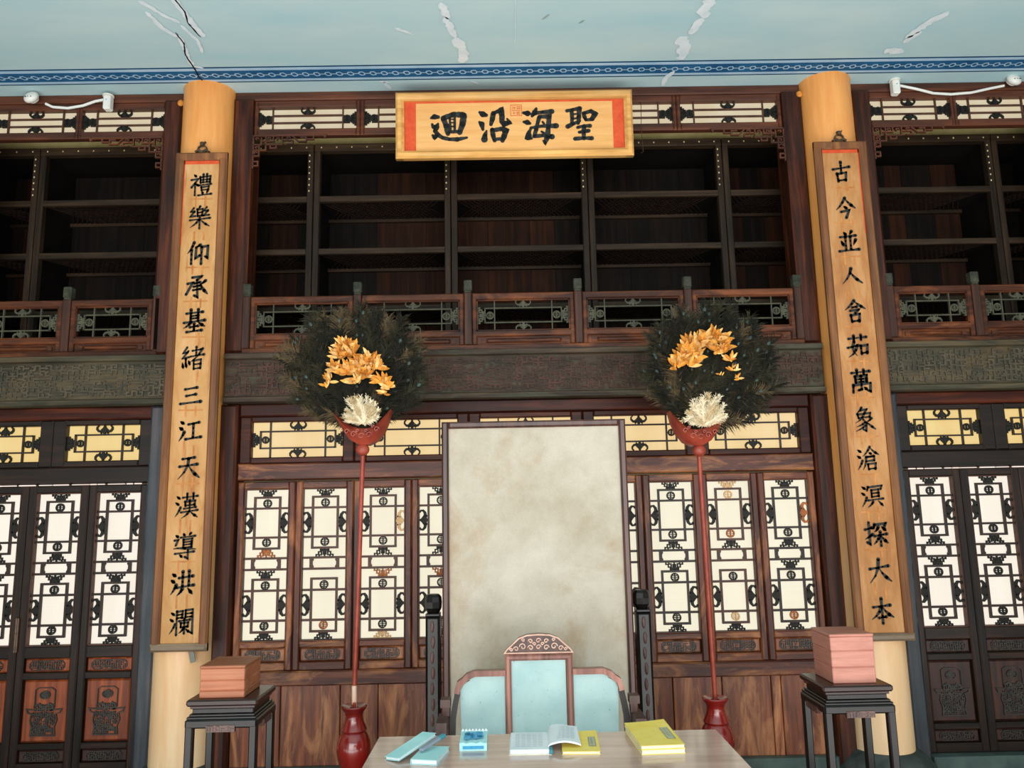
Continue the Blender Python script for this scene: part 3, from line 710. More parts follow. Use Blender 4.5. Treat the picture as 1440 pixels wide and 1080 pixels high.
# ------------------------------------------------------------------ bookcases on the gallery
bc_names = ['far left edge of the view', 'left bay behind the balustrade', 'behind the left column', 'left of the banner, centre bay', 'middle of the centre bay, under the banner', 'right of the banner, centre bay', 'behind the right column', 'right bay behind the balustrade', 'far right edge of the view']
for i in range(9):
    x = (i-4)*.98
    b = thing('bookcase', 'empty dark wooden bookcase, '+bc_names[i], 'bookcase', (x, .30, 2.60), 'empty bookcases along the gallery')
    w = .487 if i not in (0, 8) else .487
    x0, x1 = -.487, .487
    if i == 0: x0 = -XE+.33-x if False else .04; 
    if i == 8: x1 = -.04
    part('side_post', None, lambda m: m.cbox(x0, x0+.042, 0, .05, 0, 1.60, .004), 'shelf_wood_z', b)
    part('side_post', None, lambda m: m.cbox(x1-.042, x1, 0, .05, 0, 1.60, .004), 'shelf_wood_z', b)
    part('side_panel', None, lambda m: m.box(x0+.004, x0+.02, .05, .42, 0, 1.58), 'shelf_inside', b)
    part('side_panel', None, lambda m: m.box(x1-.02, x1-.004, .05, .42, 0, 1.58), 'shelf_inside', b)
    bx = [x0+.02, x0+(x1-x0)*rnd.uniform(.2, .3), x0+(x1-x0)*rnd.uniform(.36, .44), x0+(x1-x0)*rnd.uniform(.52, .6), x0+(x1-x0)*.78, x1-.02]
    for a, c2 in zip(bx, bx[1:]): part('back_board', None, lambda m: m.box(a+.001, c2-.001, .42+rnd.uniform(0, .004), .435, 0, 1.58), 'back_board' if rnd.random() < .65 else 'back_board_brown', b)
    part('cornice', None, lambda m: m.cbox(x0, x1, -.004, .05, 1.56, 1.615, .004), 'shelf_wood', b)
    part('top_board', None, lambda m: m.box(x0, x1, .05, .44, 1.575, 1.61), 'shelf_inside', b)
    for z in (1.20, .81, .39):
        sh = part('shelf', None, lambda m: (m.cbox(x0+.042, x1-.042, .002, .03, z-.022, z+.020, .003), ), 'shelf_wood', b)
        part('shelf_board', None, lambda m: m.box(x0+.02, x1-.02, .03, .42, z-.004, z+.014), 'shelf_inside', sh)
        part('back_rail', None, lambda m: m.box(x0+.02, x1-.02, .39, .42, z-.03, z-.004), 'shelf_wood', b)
        def grid(m):
            n = int((x1-x0-.05)/.036)
            for k in range(n):
                xx = x0+.03+k*.036
                for dx in (-.13, .13):
                    xa, xb = xx, xx+dx*1.6
                    if xb < x0+.02 or xb > x1-.02: continue
                    m.add([(xa-.004, .035, z-.010), (xa+.004, .035, z-.010), (xb+.004, .39, z-.010), (xb-.004, .39, z-.010), (xa-.004, .035, z-.0045), (xa+.004, .035, z-.0045), (xb+.004, .39, z-.0045), (xb-.004, .39, z-.0045)],
                          [(0, 1, 2, 3), (4, 7, 6, 5), (0, 4, 5, 1), (1, 5, 6, 2), (2, 6, 7, 3), (3, 7, 4, 0)])
        part('under_lattice', None, grid, 'lattice_dark', sh, stuff=True)
    def studs(m):
        n = int((x1-x0)/.10)
        for k in range(n):
            xx = x0+.05+k*(x1-x0-.1)/max(1, n-1); m.ball((xx, -.004, 1.587), .0055, 6, 4, (1, .5, 1.2))
        for k in range(7):
            m.ball((x1-.028, .0, 1.53-k*.045), .0055, 6, 4, (1, .5, 1.3))
    part('stud', None, studs, 'stud', b, stuff=True)

# ------------------------------------------------------------------ columns
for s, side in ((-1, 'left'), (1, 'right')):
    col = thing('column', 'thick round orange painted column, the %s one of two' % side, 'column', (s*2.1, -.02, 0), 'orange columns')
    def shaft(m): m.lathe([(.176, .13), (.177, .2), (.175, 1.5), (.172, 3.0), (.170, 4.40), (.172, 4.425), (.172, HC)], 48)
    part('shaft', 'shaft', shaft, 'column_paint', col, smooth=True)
    part('stone_base', 'sbase', lambda m: m.lathe([(.33, 0), (.33, .03), (.29, .035), (.285, .05), (.27, .07), (.245, .10), (.215, .125), (.20, .14), (.19, .145)], 40), 'stone', col, smooth=True)
    part('knob', 'knob', lambda m: m.ball((0, 0, 0), .022, 12, 8, (1, .6, 1)), 'petal_brown', col, (-.185, -.04, 4.345))

# ------------------------------------------------------------------ calligraphy
W3 = 'd 8,12 22,22;d 4,36 18,46;p 26,56 18,74 4,92;'
CH = {
'gu': 'h 12,36 88,28;v 50,4 50,56;v 30,56 34,92;z 30,58 72,53 68,90;h 34,88 68,86',
'jin': 'p 50,6 32,36 8,58;n 50,10 68,34 94,54;d 42,44 56,54;z 28,68 66,62 50,96',
'bing': 'd 32,6 42,20;p 68,4 58,20;h 14,28 86,24;v 38,28 38,84;v 60,28 60,84;d 18,44 28,66;p 84,42 72,66;h 6,90 96,86',
'ru': 'p 50,12 40,50 8,88;n 42,22 62,60 96,88',
'han': 'p 50,2 32,24 6,42;n 50,6 70,24 96,40;h 38,32 60,30;z 28,46 68,42 50,58;v 30,64 34,94;z 30,66 70,62 66,94;h 34,92 66,90',
'ru2': 'h 10,16 90,12;v 34,4 34,26;v 66,2 66,24;p 34,30 22,62 44,90;p 46,46 36,76 6,94;h 4,54 52,46;v 62,48 64,84;z 62,50 92,46 88,82;h 64,80 88,78',
'wan': 'h 10,14 90,10;v 34,2 34,22;v 64,2 64,22;v 24,28 26,56;z 24,30 76,26 74,54;h 26,42 74,40;h 26,54 74,52;v 50,28 50,84;v 14,64 12,96;z 14,66 90,60 87,94 76,90;z 50,84 34,88;d 62,76 72,86',
'xiang': 'p 42,0 34,12 18,24;z 36,12 64,8 54,22;v 22,26 26,44;z 22,28 78,24 74,42;h 26,42 74,40;p 50,26 40,46 12,62;z 44,48 60,66 54,96 42,90;p 52,62 36,72 14,78;p 54,74 36,86 10,96;p 82,46 70,56 60,60;n 58,58 74,76 96,92',
'cang': W3+'p 62,2 48,24 28,40;n 62,6 78,24 98,36;d 56,26 66,32;h 46,42 76,40;p 42,42 40,70 26,94;z 42,44 78,42 76,58 44,60;v 48,72 50,94;z 48,72 82,70 78,94;h 50,92 80,90',
'ming': W3+'v 34,14 30,28;z 36,16 94,12 88,26;v 48,28 48,56;z 48,28 78,26 78,54;h 48,41 78,40;h 48,55 78,53;h 30,68 96,64;p 52,74 44,86 28,96;n 74,72 84,82 94,94',
'tan': 'h 4,30 36,24;z 22,2 22,88 10,80;p 36,50 22,58 2,68;v 46,12 42,26;z 46,14 94,10 88,22;p 62,22 56,34 44,42;d 76,22 92,38;h 42,58 96,52;v 68,42 68,98;p 66,56 54,76 38,90;n 70,56 82,74 98,88',
'da': 'h 10,40 90,32;p 50,4 44,54 8,94;n 52,42 68,68 98,92',
'ben': 'h 14,34 86,30;v 50,2 50,98;p 48,34 34,62 6,80;n 52,34 70,60 96,76;h 34,76 66,73',
'li': 'd 18,2 28,12;z 6,26 38,22 8,60;v 24,42 24,96;d 28,44 40,54;v 46,14 48,42;z 46,16 92,12 90,40;h 48,28 90,26;h 48,40 90,38;v 60,2 60,40;v 76,2 76,38;h 42,52 96,48;v 52,60 54,76;z 52,62 86,58 84,74;h 54,74 84,72;d 56,80 60,90;p 82,78 76,90;h 40,97 98,93',
'yue': 'p 50,0 44,10;v 38,12 40,44;z 38,14 62,12 60,42;h 40,28 60,26;h 40,42 60,40;z 22,6 10,22 26,24;z 26,20 8,44 30,42;z 80,4 68,20 86,22;z 86,18 68,42 92,40;h 6,60 96,54;v 50,46 50,99;p 46,60 32,78 8,92;n 54,60 70,76 94,90',
'yang': 'p 30,2 20,28 2,50;v 20,34 20,96;p 58,14 48,20 40,24;z 40,24 38,72 58,60;z 64,24 92,20 90,72 80,66;v 64,24 64,99',
'cheng': 'z 28,10 70,6 50,22;z 50,22 54,96 40,88;h 38,36 64,32;h 36,50 66,46;h 34,65 68,61;z 8,36 32,32 4,82;p 88,26 76,36 70,40;n 66,36 76,62 98,84',
'ji': 'h 14,18 86,14;v 34,2 34,54;v 66,2 66,52;h 34,30 66,28;h 34,41 66,39;h 4,57 96,50;p 36,56 24,70 4,80;n 64,54 78,66 96,76;h 32,77 68,73;v 50,62 50,92;h 18,97 84,92',
'xu': 'z 24,2 8,26 26,24;z 30,18 6,48 34,44;v 20,50 20,72;d 6,66 10,88;d 20,64 24,86;d 32,58 38,76;h 48,18 84,14;v 64,2 64,38;h 40,42 98,36;p 92,10 70,44 38,66;v 54,58 56,96;z 54,60 86,56 84,94;h 56,76 85,74;h 56,94 84,92',
'san': 'h 24,20 76,14;h 30,52 72,46;h 6,88 94,82',
'jiang': W3+'h 42,26 88,20;v 64,24 64,80;h 32,86 98,80',
'tian': 'h 24,16 76,12;h 12,46 88,40;p 50,16 46,56 8,96;n 52,46 70,72 98,94',
'han2': W3+'h 34,18 96,14;v 52,2 52,28;v 78,2 78,26;v 44,34 46,52;z 44,36 86,32 84,50;h 46,50 84,48;v 64,28 64,72;h 40,62 90,58;h 28,76 98,70;p 62,74 52,88 30,99;n 66,74 80,86 98,98',
'dao': 'd 44,0 50,9;p 76,0 68,9;h 34,16 94,12;v 46,24 46,56;z 46,25 82,22 80,54;h 46,35 80,33;h 46,45 80,43;h 46,56 80,54;d 12,6 24,14;z 8,26 24,24 14,46;n 6,58 30,56 98,64;h 12,78 92,73;z 66,66 66,99 54,92;d 32,82 42,92',
'hong': W3+'h 36,30 94,25;v 52,6 52,62;v 78,4 78,60;h 28,67 99,60;p 52,72 44,86 30,97;n 74,70 82,80 94,94',
'lan': W3+'v 32,8 32,98;z 32,10 56,8 54,34;h 34,22 54,21;h 34,34 54,33;v 68,6 68,32;z 68,6 97,4 97,94 88,90;h 68,19 94,18;h 68,32 94,31;h 42,46 88,42;v 64,36 64,94;v 50,54 50,70;z 50,54 80,52 78,68;h 50,69 78,68;p 62,72 54,84 42,92;n 66,72 78,84 88,90',
}
WP = {'h': (.95, .62, .68, 1.15), 'v': (1.15, .8, .8, .95), 'p': (1.15, .95, .65, .2), 'n': (.35, .7, 1.25, .45), 'd': (.35, .9, 1.25, .8), 'z': (.95, .85, 1.0, .8)}
def brush(m, pts, wid, y, rg):
    # flat ink stroke: (x, z) points with widths, rounded ends
    P = []
    n = len(pts)
    for i in range(n-1):
        k = 5
        for j in range(k):
            t = j/k; P.append((pts[i][0]*(1-t)+pts[i+1][0]*t, pts[i][1]*(1-t)+pts[i+1][1]*t, wid[i]*(1-t)+wid[i+1]*t))
    P.append((pts[-1][0], pts[-1][1], wid[-1]))
    P = [(a, b, c_*(1+rg.uniform(-.09, .09))) for a, b, c_ in P]
    q = M(); q.stroke(P, 1, y, y+.0006)
    # keep only the front quads
    vs = []; fs = []
    for i in range(len(P)): vs += [q.v[4*i], q.v[4*i+1]]
    fs = [(2*i, 2*i+1, 2*i+3, 2*i+2) for i in range(len(P)-1)]
    m.add(vs, fs)
    for i, (a, b, c_) in enumerate(P):
        if i % 5 and i != len(P)-1: continue
        r = c_/2; m.add([(a+r*math.cos(t*math.pi/5), y, b+r*math.sin(t*math.pi/5)) for t in range(10)], [tuple(range(9, -1, -1))])
def glyph(m, code, wx, hz, th, y, rg):
    for st in code.split(';'):
        if not st: continue
        k, *pp = st.split(); pts = [tuple(map(float, p.split(','))) for p in pp]
        # densify to 4 points for the width profile
        if len(pts) == 2: a, b = pts; pts4 = [a, tuple(a[i]+(b[i]-a[i])*.33 for i in (0, 1)), tuple(a[i]+(b[i]-a[i])*.7 for i in (0, 1)), b]
        elif len(pts) == 3 and k in 'pn': a, b, c_ = pts; pts4 = [a, tuple((a[i]+b[i]*2)/3*1.0 for i in (0, 1)), tuple((b[i]*2+c_[i])/3 for i in (0, 1)), c_]
        else: pts4 = pts
        prof = WP[k] if len(pts4) == 4 else [WP[k][min(3, int(i*4/len(pts4)))] for i in range(len(pts4))]
        P = [((x-50)/100*wx, (50-z)/100*hz+.05*(x-50)/100*wx) for x, z in pts4]
        brush(m, P, [th*q for q in prof], y, rg)

def couplet(cx, ztop, zbot, w0, label, chars, zs, group, name_side):
    b = thing('couplet_board', label, 'hanging board', (cx, -.205, zbot), group)
    H = ztop-zbot; h = w0/2; fw = .052
    part('backing', None, lambda m: m.box(-h+.01, h-.01, -.004, .012, .01, H-.01), 'board_frame', b)
    def side(s):
        def f(m):
            m.cbox(s*(h-fw/2)-fw/2, s*(h-fw/2)+fw/2, -.028, .0, 0, H, .01)
        return f
    for s in (-1, 1): part('frame_side', None, side(s), 'board_frame', b)
    part('frame_top', None, lambda m: m.cbox(-h, h, -.029, 0, H-fw, H, .01), 'board_frame', b)
    part('frame_bottom', None, lambda m: m.cbox(-h, h, -.036, .005, 0, fw*.85, .012), 'board_frame_x', b, label='grey bottom frame rail')  # bottom rail greyer than the brown sides
    part('paper', None, lambda m: m.box(-h+fw, h-fw, -.0065, -.004, fw*.85, H-fw), 'board_paper' if cx < 0 else 'board_paper_brown', b)
    def redl(m):
        m.box(-h+fw, h-fw, -.0085, -.0065, H-fw-.022, H-fw)
        for s in (-1, 1): m.box(s*(h-fw)-.005, s*(h-fw)+.005, -.0085, -.0065, H*.8, H-fw)
    part('red_edging', None, redl, 'banner_red', b)
    rg = random.Random(len(label))
    def marks(m):
        for k in range(len(zs)-1):
            zc = (zs[k]+zs[k+1])/2-zbot
            for s in (-1, 1):
                if rg.random() < .95: m.box(s*.03-.006, s*.03+.006, -.0078, -.0065, zc-.05*rg.uniform(.5, 1.2), zc+.05*rg.uniform(.4, 1.1))
            if k % 2 == 0 or rg.random() < .4: m.box(-.075, .075, -.0079, -.0065, zc+.012, zc+.021)
    part('glue_marks', None, marks, 'glue_mark', b, stuff=True)
    for k, (ch, z) in enumerate(zip(chars, zs)):
        part('character', None, lambda m: glyph(m, CH[ch], .142, .15 if ch not in ('san', 'ru') else .13, .0182 if len(CH[ch]) < 190 else .0142, -.0105, rg), 'ink', b, (rg.uniform(-.004, .004), 0, z-zbot))
    def hook(m):
        m.stroke([(.028*math.cos(R(a)), .026+.024*math.sin(R(a))) for a in range(0, 360, 30)], .009, -.02, -.008, True)
        m.stroke([(-.045, .004), (-.022, .018), (0, .006), (.022, .018), (.045, .004)], .012, -.024, -.006)
        m.ball((0, -.02, .058), .016, 10, 6); m.stroke([(-.014, .07), (0, .052), (.02, .075)], .008, -.024, -.01)
    part('hanging_ring', None, hook, 'bronze', b, (0, 0, H))
ZL = []
def zpx(px, py, Y=-.215):
    # height on the plane Y of a row measured on the photograph
    p_, r_, y_ = R(9.15), R(-1.13), R(-.56)
    f = Vector((-math.sin(y_)*math.cos(p_), math.cos(y_)*math.cos(p_), math.sin(p_))); right = Vector((math.cos(y_), math.sin(y_), 0)); up = right.cross(f)
    r2 = right*math.cos(r_)+up*math.sin(r_); u2 = -right*math.sin(r_)+up*math.cos(r_)
    d = f+r2*((px-720)/1080)-u2*((py-540)/1080); t = (Y+4.9)/d.y
    return 1.6+d.z*t
lz = [zpx(x, y) for x, y in ((279,260),(277,306),(275,356),(274,403),(272,451),(269,504),(267,556),(266,605),(264,657),(261,711),(260,768),(258,820),(253,875))]
rz = [zpx(x, y) for x, y in ((1182,242),(1187,292),(1191,340),(1197,388),(1203,438),(1207,487),(1212,536),(1218,590),(1223,645),(1229,697),(1233,751),(1240,803),(1245,859))]
couplet(-2.058, 3.905, .81, .332, 'long framed calligraphy board on the left column, faded ochre paper', ['li','yue','yang','cheng','ji','xu','san','jiang','tian','han2','dao','hong','lan'], lz, 'couplet boards on the columns', 'left')
cpl = [o for o in C.objects if o.name == 'couplet_board'][0]
plain('strap_grey', '#77776c', '#8d8d82', 20, .7, .2)
part('strap', None, lambda m: m.stroke([(.065, -.0), (.072, -.03), (.08, -.065)], .03, .0, .004), 'strap_grey', cpl, label='short grey strap end below the frame')
couplet(2.082, 3.915, .785, .345, 'long framed calligraphy board on the right column, browner paper', ['gu','jin','bing','ru','han','ru2','wan','xiang','cang','ming','tan','da','ben'], rz, 'couplet boards on the columns', 'right')

# ------------------------------------------------------------------ horizontal banner
BA = thing('calligraphy_banner', 'wide framed gold banner with four large black characters and red borders', 'hanging board', (-.034, -.135, 3.872), None, (R(3), 0, 0))
bw_, bh_ = 1.565/2, .455
fwb = .05
for s in (-1, 1): part('frame_side', None, lambda m: (m.cbox(s*(bw_-fwb/2)-fwb/2, s*(bw_-fwb/2)+fwb/2, -.04, .01, 0, bh_, .014), m.box(s*(bw_-fwb)-.005, s*(bw_-fwb)+.005, -.02, 0, .04, bh_-.04)), 'gilt_frame', BA)
for z in (fwb/2, bh_-fwb/2): part('frame_rail', None, lambda m: (m.cbox(-bw_, bw_, -.042, .01, z-fwb/2, z+fwb/2, .014), m.box(-bw_+.04, bw_-.04, -.0225, 0, (z+fwb/2 if z < .2 else z-fwb/2)-.005, (z+fwb/2 if z < .2 else z-fwb/2)+.005)), 'gilt_frame', BA)
part('red_mount', None, lambda m: m.box(-bw_+.03, bw_-.03, -.004, .008, .03, bh_-.03), 'banner_red', BA)
part('silk_panel', None, lambda m: m.box(-bw_+.132, bw_-.13, -.007, -.004, .052, bh_-.068), 'banner_silk', BA)
bn = random.Random(5)
def bpt(p, ox):
    # photo-measured crop units (7.2 per pixel) to board metres
    px = ox+p[0]/7.2; py = 115+p[1]/7.2
    return ((px-724)*.00466, .227-(py-(172.5-(px-724)*.010))*.00478)
BCH = {
'hui': (540, [[(475,335,20),(510,322,42),(547,325,28)], [(485,400,22),(500,432,34)], [(545,395,20),(528,430,45),(515,470,34),(540,508,36),(590,540,30),(660,556,30),(740,558,38),(838,540,18)], [(490,515,22),(510,535,36),(545,508,25)],
   [(600,340,45),(630,420,45),(645,500,36)], [(600,336,42),(700,300,42),(795,302,50)], [(808,310,50),(795,400,50),(765,485,42)], [(664,330,20),(672,475,22)], [(716,318,20),(714,470,22)], [(670,350,12),(712,348,12)], [(670,385,12),(712,383,12)], [(670,425,14),(712,423,14)], [(650,482,24),(760,476,30)]]),
'yan': (540, [[(972,278,24),(1005,298,50),(1038,308,28)], [(968,380,20),(992,402,44),(1002,455,24)], [(1040,470,14),(1022,520,40),(1016,560,50)], [(1112,290,40),(1100,350,40),(1085,405,26)], [(1108,290,32),(1160,268,30),(1190,258,50),(1200,320,42),(1197,372,42),(1222,402,46),(1272,385,40),(1252,345,14)],
   [(1098,460,38),(1106,520,40),(1120,572,30)], [(1100,466,34),(1200,450,38),(1236,470,48),(1216,530,44),(1200,574,32)], [(1112,560,26),(1212,552,28)]]),
'hai': (700, [[(270,285,24),(310,292,44),(342,296,20)], [(270,380,20),(305,385,44),(332,396,24)], [(345,440,14),(320,490,34),(312,538,56),(345,552,22)], [(400,240,20),(385,280,46),(355,320,24)], [(380,290,36),(460,280,28),(560,272,42)],
   [(430,330,34),(412,390,30),(395,460,34),(372,528,28)], [(430,325,28),(530,325,42),(520,440,38),(506,540,42),(482,598,28),(462,575,12)], [(340,442,24),(450,425,26),(600,422,46)], [(372,530,34),(460,522,28),(555,535,42)], [(462,380,18),(477,402,20)], [(450,482,18),(472,498,24)]]),
'sheng': (700, [[(715,266,28),(780,254,28),(850,240,32)], [(762,265,34),(765,340,30),(760,408,28)], [(842,240,38),(835,330,36),(826,398,28)], [(770,303,16),(830,298,16)], [(770,350,16),(830,342,16)], [(718,430,38),(780,400,32),(845,372,20)],
   [(880,290,28),(895,335,34),(905,362,26)], [(895,290,30),(960,270,34),(1002,300,42),(970,352,36)], [(905,362,24),(970,358,28)], [(820,440,28),(880,425,24),(945,424,34)], [(886,430,38),(880,490,34),(880,556,30)], [(835,490,26),(930,475,34)], [(790,558,36),(880,550,26),(960,553,38)]]),
}
for nm, (ox, sts) in BCH.items():
    def g(m):
        for st in sts:
            P = [bpt(p, ox) for p in st]; brush(m, P, [p[2]*.00066*1.3 for p in st], -.0085, bn)
    part('character', None, g, 'ink', BA)
def seal(m):
    x0, z0 = bpt((137, 315), 700); x1, z1 = bpt((250, 203), 700); y = -.0085; t = .0035
    m.stroke([(x0, z0), (x1, z0), (x1, z1), (x0, z1)], t, y, -.007, True)
    u = (x1-x0)/10
    for a, b_ in (((1,5),(9,5)), ((3,1),(3,4)), ((2,2.5),(4.5,2.5)), ((6,1),(6,4)), ((7.5,1),(7.5,4)), ((5.4,1.4),(8.6,1.4)), ((5.4,3.2),(8.6,3.2)), ((2,6),(2,9)), ((3.5,6),(3.5,9)), ((2,7.5),(5,7.5)), ((6.5,6),(6.5,9)), ((5.5,6.6),(9,6.6)), ((5.5,8.4),(9,8.4)), ((8.5,6),(8.5,9))):
        m.stroke([(x0+a[0]*u, z0+a[1]*(z1-z0)/10), (x0+b_[0]*u, z0+b_[1]*(z1-z0)/10)], t*.8, y, -.007)
part('seal_stamp', None, seal, 'seal_red', BA)
for x in (-.6, .6):
    part('hanger', None, lambda m: m.box(x-.012, x+.012, .0, .135, .33, .345), 'bronze', BA)
for x in (-.81, .83):
    tag(part('hanging_wire', None, lambda m: m.tube([(0, .12, .50), (.006, .03, .40), (-.004, .01, .2), (.002, .012, .05), (-.012, .01, .04)], .0022, 5), 'bronze', None, (x, -.06, 3.90)), 'thin twisted wire hanging beside the %s end of the banner' % ('left' if x < 0 else 'right'), 'wire', 'banner wires')

# ------------------------------------------------------------------ tall screen
SC = thing('standing_screen', 'tall cloth panelled screen in a dark frame behind the throne', 'screen', (.018, -.8, 0))
x0, x1, zt, zb = -.488, .492, 2.058, .42
fw = .036
part('silk_panel', None, lambda m: m.box(x0+.02, x1-.02, -.006, .01, zb+.02, zt-.02), 'screen_silk', SC)
for a in (x0, x1-fw): part('frame_stile', None, lambda m: m.cbox(a, a+fw, -.028, .025, zb, zt, .009), 'screen_frame', SC)
for a in (zb, zt-fw): part('frame_rail', None, lambda m: m.cbox(x0+fw, x1-fw, -.027, .025, a, a+fw, .009), 'screen_frame', SC)
for s in (-1, 1):
    px = s*.538+.002
    po = part('post', None, lambda m: (m.cbox(px-.037, px+.037, -.05, .03, .16, 1.06, .012), m.bevbox(px-.037, px+.037, -.05, .03, 1.06, 1.075, .004)), 'dark_lacquer', SC)
    part('post_cap', None, lambda m: m.lathe([(.030, 1.075), (.036, 1.085), (.043, 1.10), (.045, 1.13), (.042, 1.155), (.030, 1.168), (.01, 1.17)], 8, px, -.01), 'dark_lacquer', po)
    def beads(m):
        for k in range(11): m.ball((px+(.002 if k % 2 else -.002), -.052, 1.01-k*.075), .0095, 8, 6, (1, .8, 3.2))
    part('carved_strip', None, beads, 'screen_frame', po)
    part('foot', None, lambda m: m.prism([(-.3, 0), (.3, 0), (.3, .05), (.2, .09), (.1, .16), (-.1, .16), (-.2, .09), (-.3, .05)], -.035, .035, .006), 'dark_lacquer', SC, (px, 0, 0), (0, 0, R(90)))
part('stretcher', None, lambda m: m.cbox(-.5, .5, -.03, .02, .2, .42, .008), 'dark_lacquer', SC)

# ------------------------------------------------------------------ throne
TH = thing('throne_chair', 'low throne with pale turquoise panelled back and carved crest behind the table', 'chair', (0, -1.3, 0))
part('back_panel', None, lambda m: m.box(-.125, .12, -.006, .01, .5, .93), 'throne_silk', TH)
def cframe(m):
    for s in (-1, 1): m.cbox(s*.137-.014, s*.137+.014, -.025, .02, .46, .945, .008)
    m.cbox(-.151, .151, -.026, .02, .925, .952, .008)
part('back_frame', None, cframe, 'throne_frame', TH)
def crest(m):
    m.prism([(-.152, .952), (.152, .952), (.148, .968), (.118, .995), (.088, 1.022), (.05, 1.036), (0, 1.040), (-.05, 1.036), (-.088, 1.022), (-.118, .995), (-.148, .968)], -.016, .012)
cr = part('crest', None, crest, 'screen_frame', TH)
def crest_rel(m):
    m.stroke([(-.152, .958), (.152, .958), (.142, .972), (.088, 1.02), (.05, 1.033), (0, 1.036), (-.05, 1.033), (-.088, 1.02), (-.142, .972)], .006, -.023, -.016, True)
    for cx, cz, r in ((0, 1.010, .012), (0, .982, .012), (-.035, 1.008, .011), (.035, 1.008, .011), (-.035, .98, .013), (.035, .98, .013), (-.07, .985, .016), (.07, .985, .016), (-.1, .976, .012), (.1, .976, .012), (-.068, 1.013, .008), (.068, 1.013, .008), (-.018, .996, .008), (.018, .996, .008), (-.122, .972, .008), (.122, .972, .008)):
        sg = -1 if cx < 0 else 1
        m.stroke([(cx+sg*r*math.cos(a*.75)*(1-a*.08), cz+r*math.sin(a*.75)*(1-a*.08)) for a in range(10)], .0042, -.022, -.016)
plain('crest_pale', '#b98f7c', '#d2ad98', 30, .5, .4)
part('crest_relief', None, crest_rel, 'crest_pale', cr, label='pale carved scrolls')
for s in (-1, 1):
    def sp(m):
        P = [(.153, .5), (.345, .5), (.352, .80), (.335, .83), (.31, .842), (.30, .858), (.27, .868), (.153, .868)]
        m.prism([(s*a, b_) for a, b_ in (P if s > 0 else P[::-1])], -.006, .01)
    part('back_panel', None, sp, 'throne_silk', TH)
    def sf(m):
        P = [(.15, .874), (.285, .874), (.318, .862), (.335, .845), (.355, .832), (.366, .80), (.366, .775)]
        m.stroke([(s*a, b_) for a, b_ in P], .024, -.026, .02)
    part('back_frame', None, sf, 'throne_frame', TH)
    part('back_post', None, lambda m: m.stroke([(s*.364, .79), (s*.375, .74), (s*.385, .68), (s*.39, .46)], .024, -.027, .02), 'dark_lacquer', TH)
    def arm(m):
        # stepped arm rest running forward
        m.box(s*.415-.022, s*.415+.022, -.06, .0, .742, .775); m.box(s*.412-.014, s*.412+.014, -.05, -.01, .705, .742)
        m.box(s*.425-.022, s*.425+.022, -.16, .0, .66, .705); m.box(s*.435-.02, s*.435+.02, -.42, -.02, .585, .625)
        m.box(s*.435-.018, s*.435+.018, -.40, -.36, .47, .6); m.box(s*.425-.016, s*.425+.016, -.14, -.02, .47, .66)
    part('arm', None, arm, 'screen_frame', TH)
part('seat', None, lambda m: (m.bevbox(-.45, .45, -.55, .03, .42, .47, .008), m.bevbox(-.42, .42, -.53, .0, .36, .42, .006)), 'dark_lacquer', TH)
part('cushion', None, lambda m: m.bevbox(-.38, .38, -.52, -.04, .47, .52, .015), 'throne_silk', TH)
for a in (-1, 1):
    for q in (-.5, -.02): part('leg', None, lambda m: m.bevbox(a*.4-.03, a*.4+.03, q-.03, q+.03, 0, .36, .006), 'dark_lacquer', TH)

# ------------------------------------------------------------------ long table
TB = thing('table', 'polished brown table in front of the throne, books laid out on it', 'table', (.002, -2.4, 0))
ty0, ty1 = -.42, .42
part('tabletop', None, lambda m: m.bevbox(-.606, .606, ty0, ty1, .762, .80, .004), 'table_wood', TB)
part('waist', None, lambda m: m.bevbox(-.56, .56, ty0+.05, ty1-.05, .735, .762, .003), 'table_wood', TB)
part('apron', None, lambda m: (m.bevbox(-.58, .58, ty0+.03, ty0+.055, .66, .735, .004), m.bevbox(-.58, .58, ty1-.055, ty1-.03, .66, .735, .004), m.bevbox(-.58, -.555, ty0+.05, ty1-.05, .66, .735, .004), m.bevbox(.555, .58, ty0+.05, ty1-.05, .66, .735, .004)), 'table_wood', TB)
for a in (-1, 1):
    for q in (-1, 1): part('leg', None, lambda m: (m.bevbox(a*.555-.03, a*.555+.03, q*.365-.03, q*.365+.03, 0.03, .735, .006), m.bevbox(a*.55-.038, a*.55+.038, q*.36-.038, q*.36+.038, 0, .03, .004)), 'table_wood', TB)

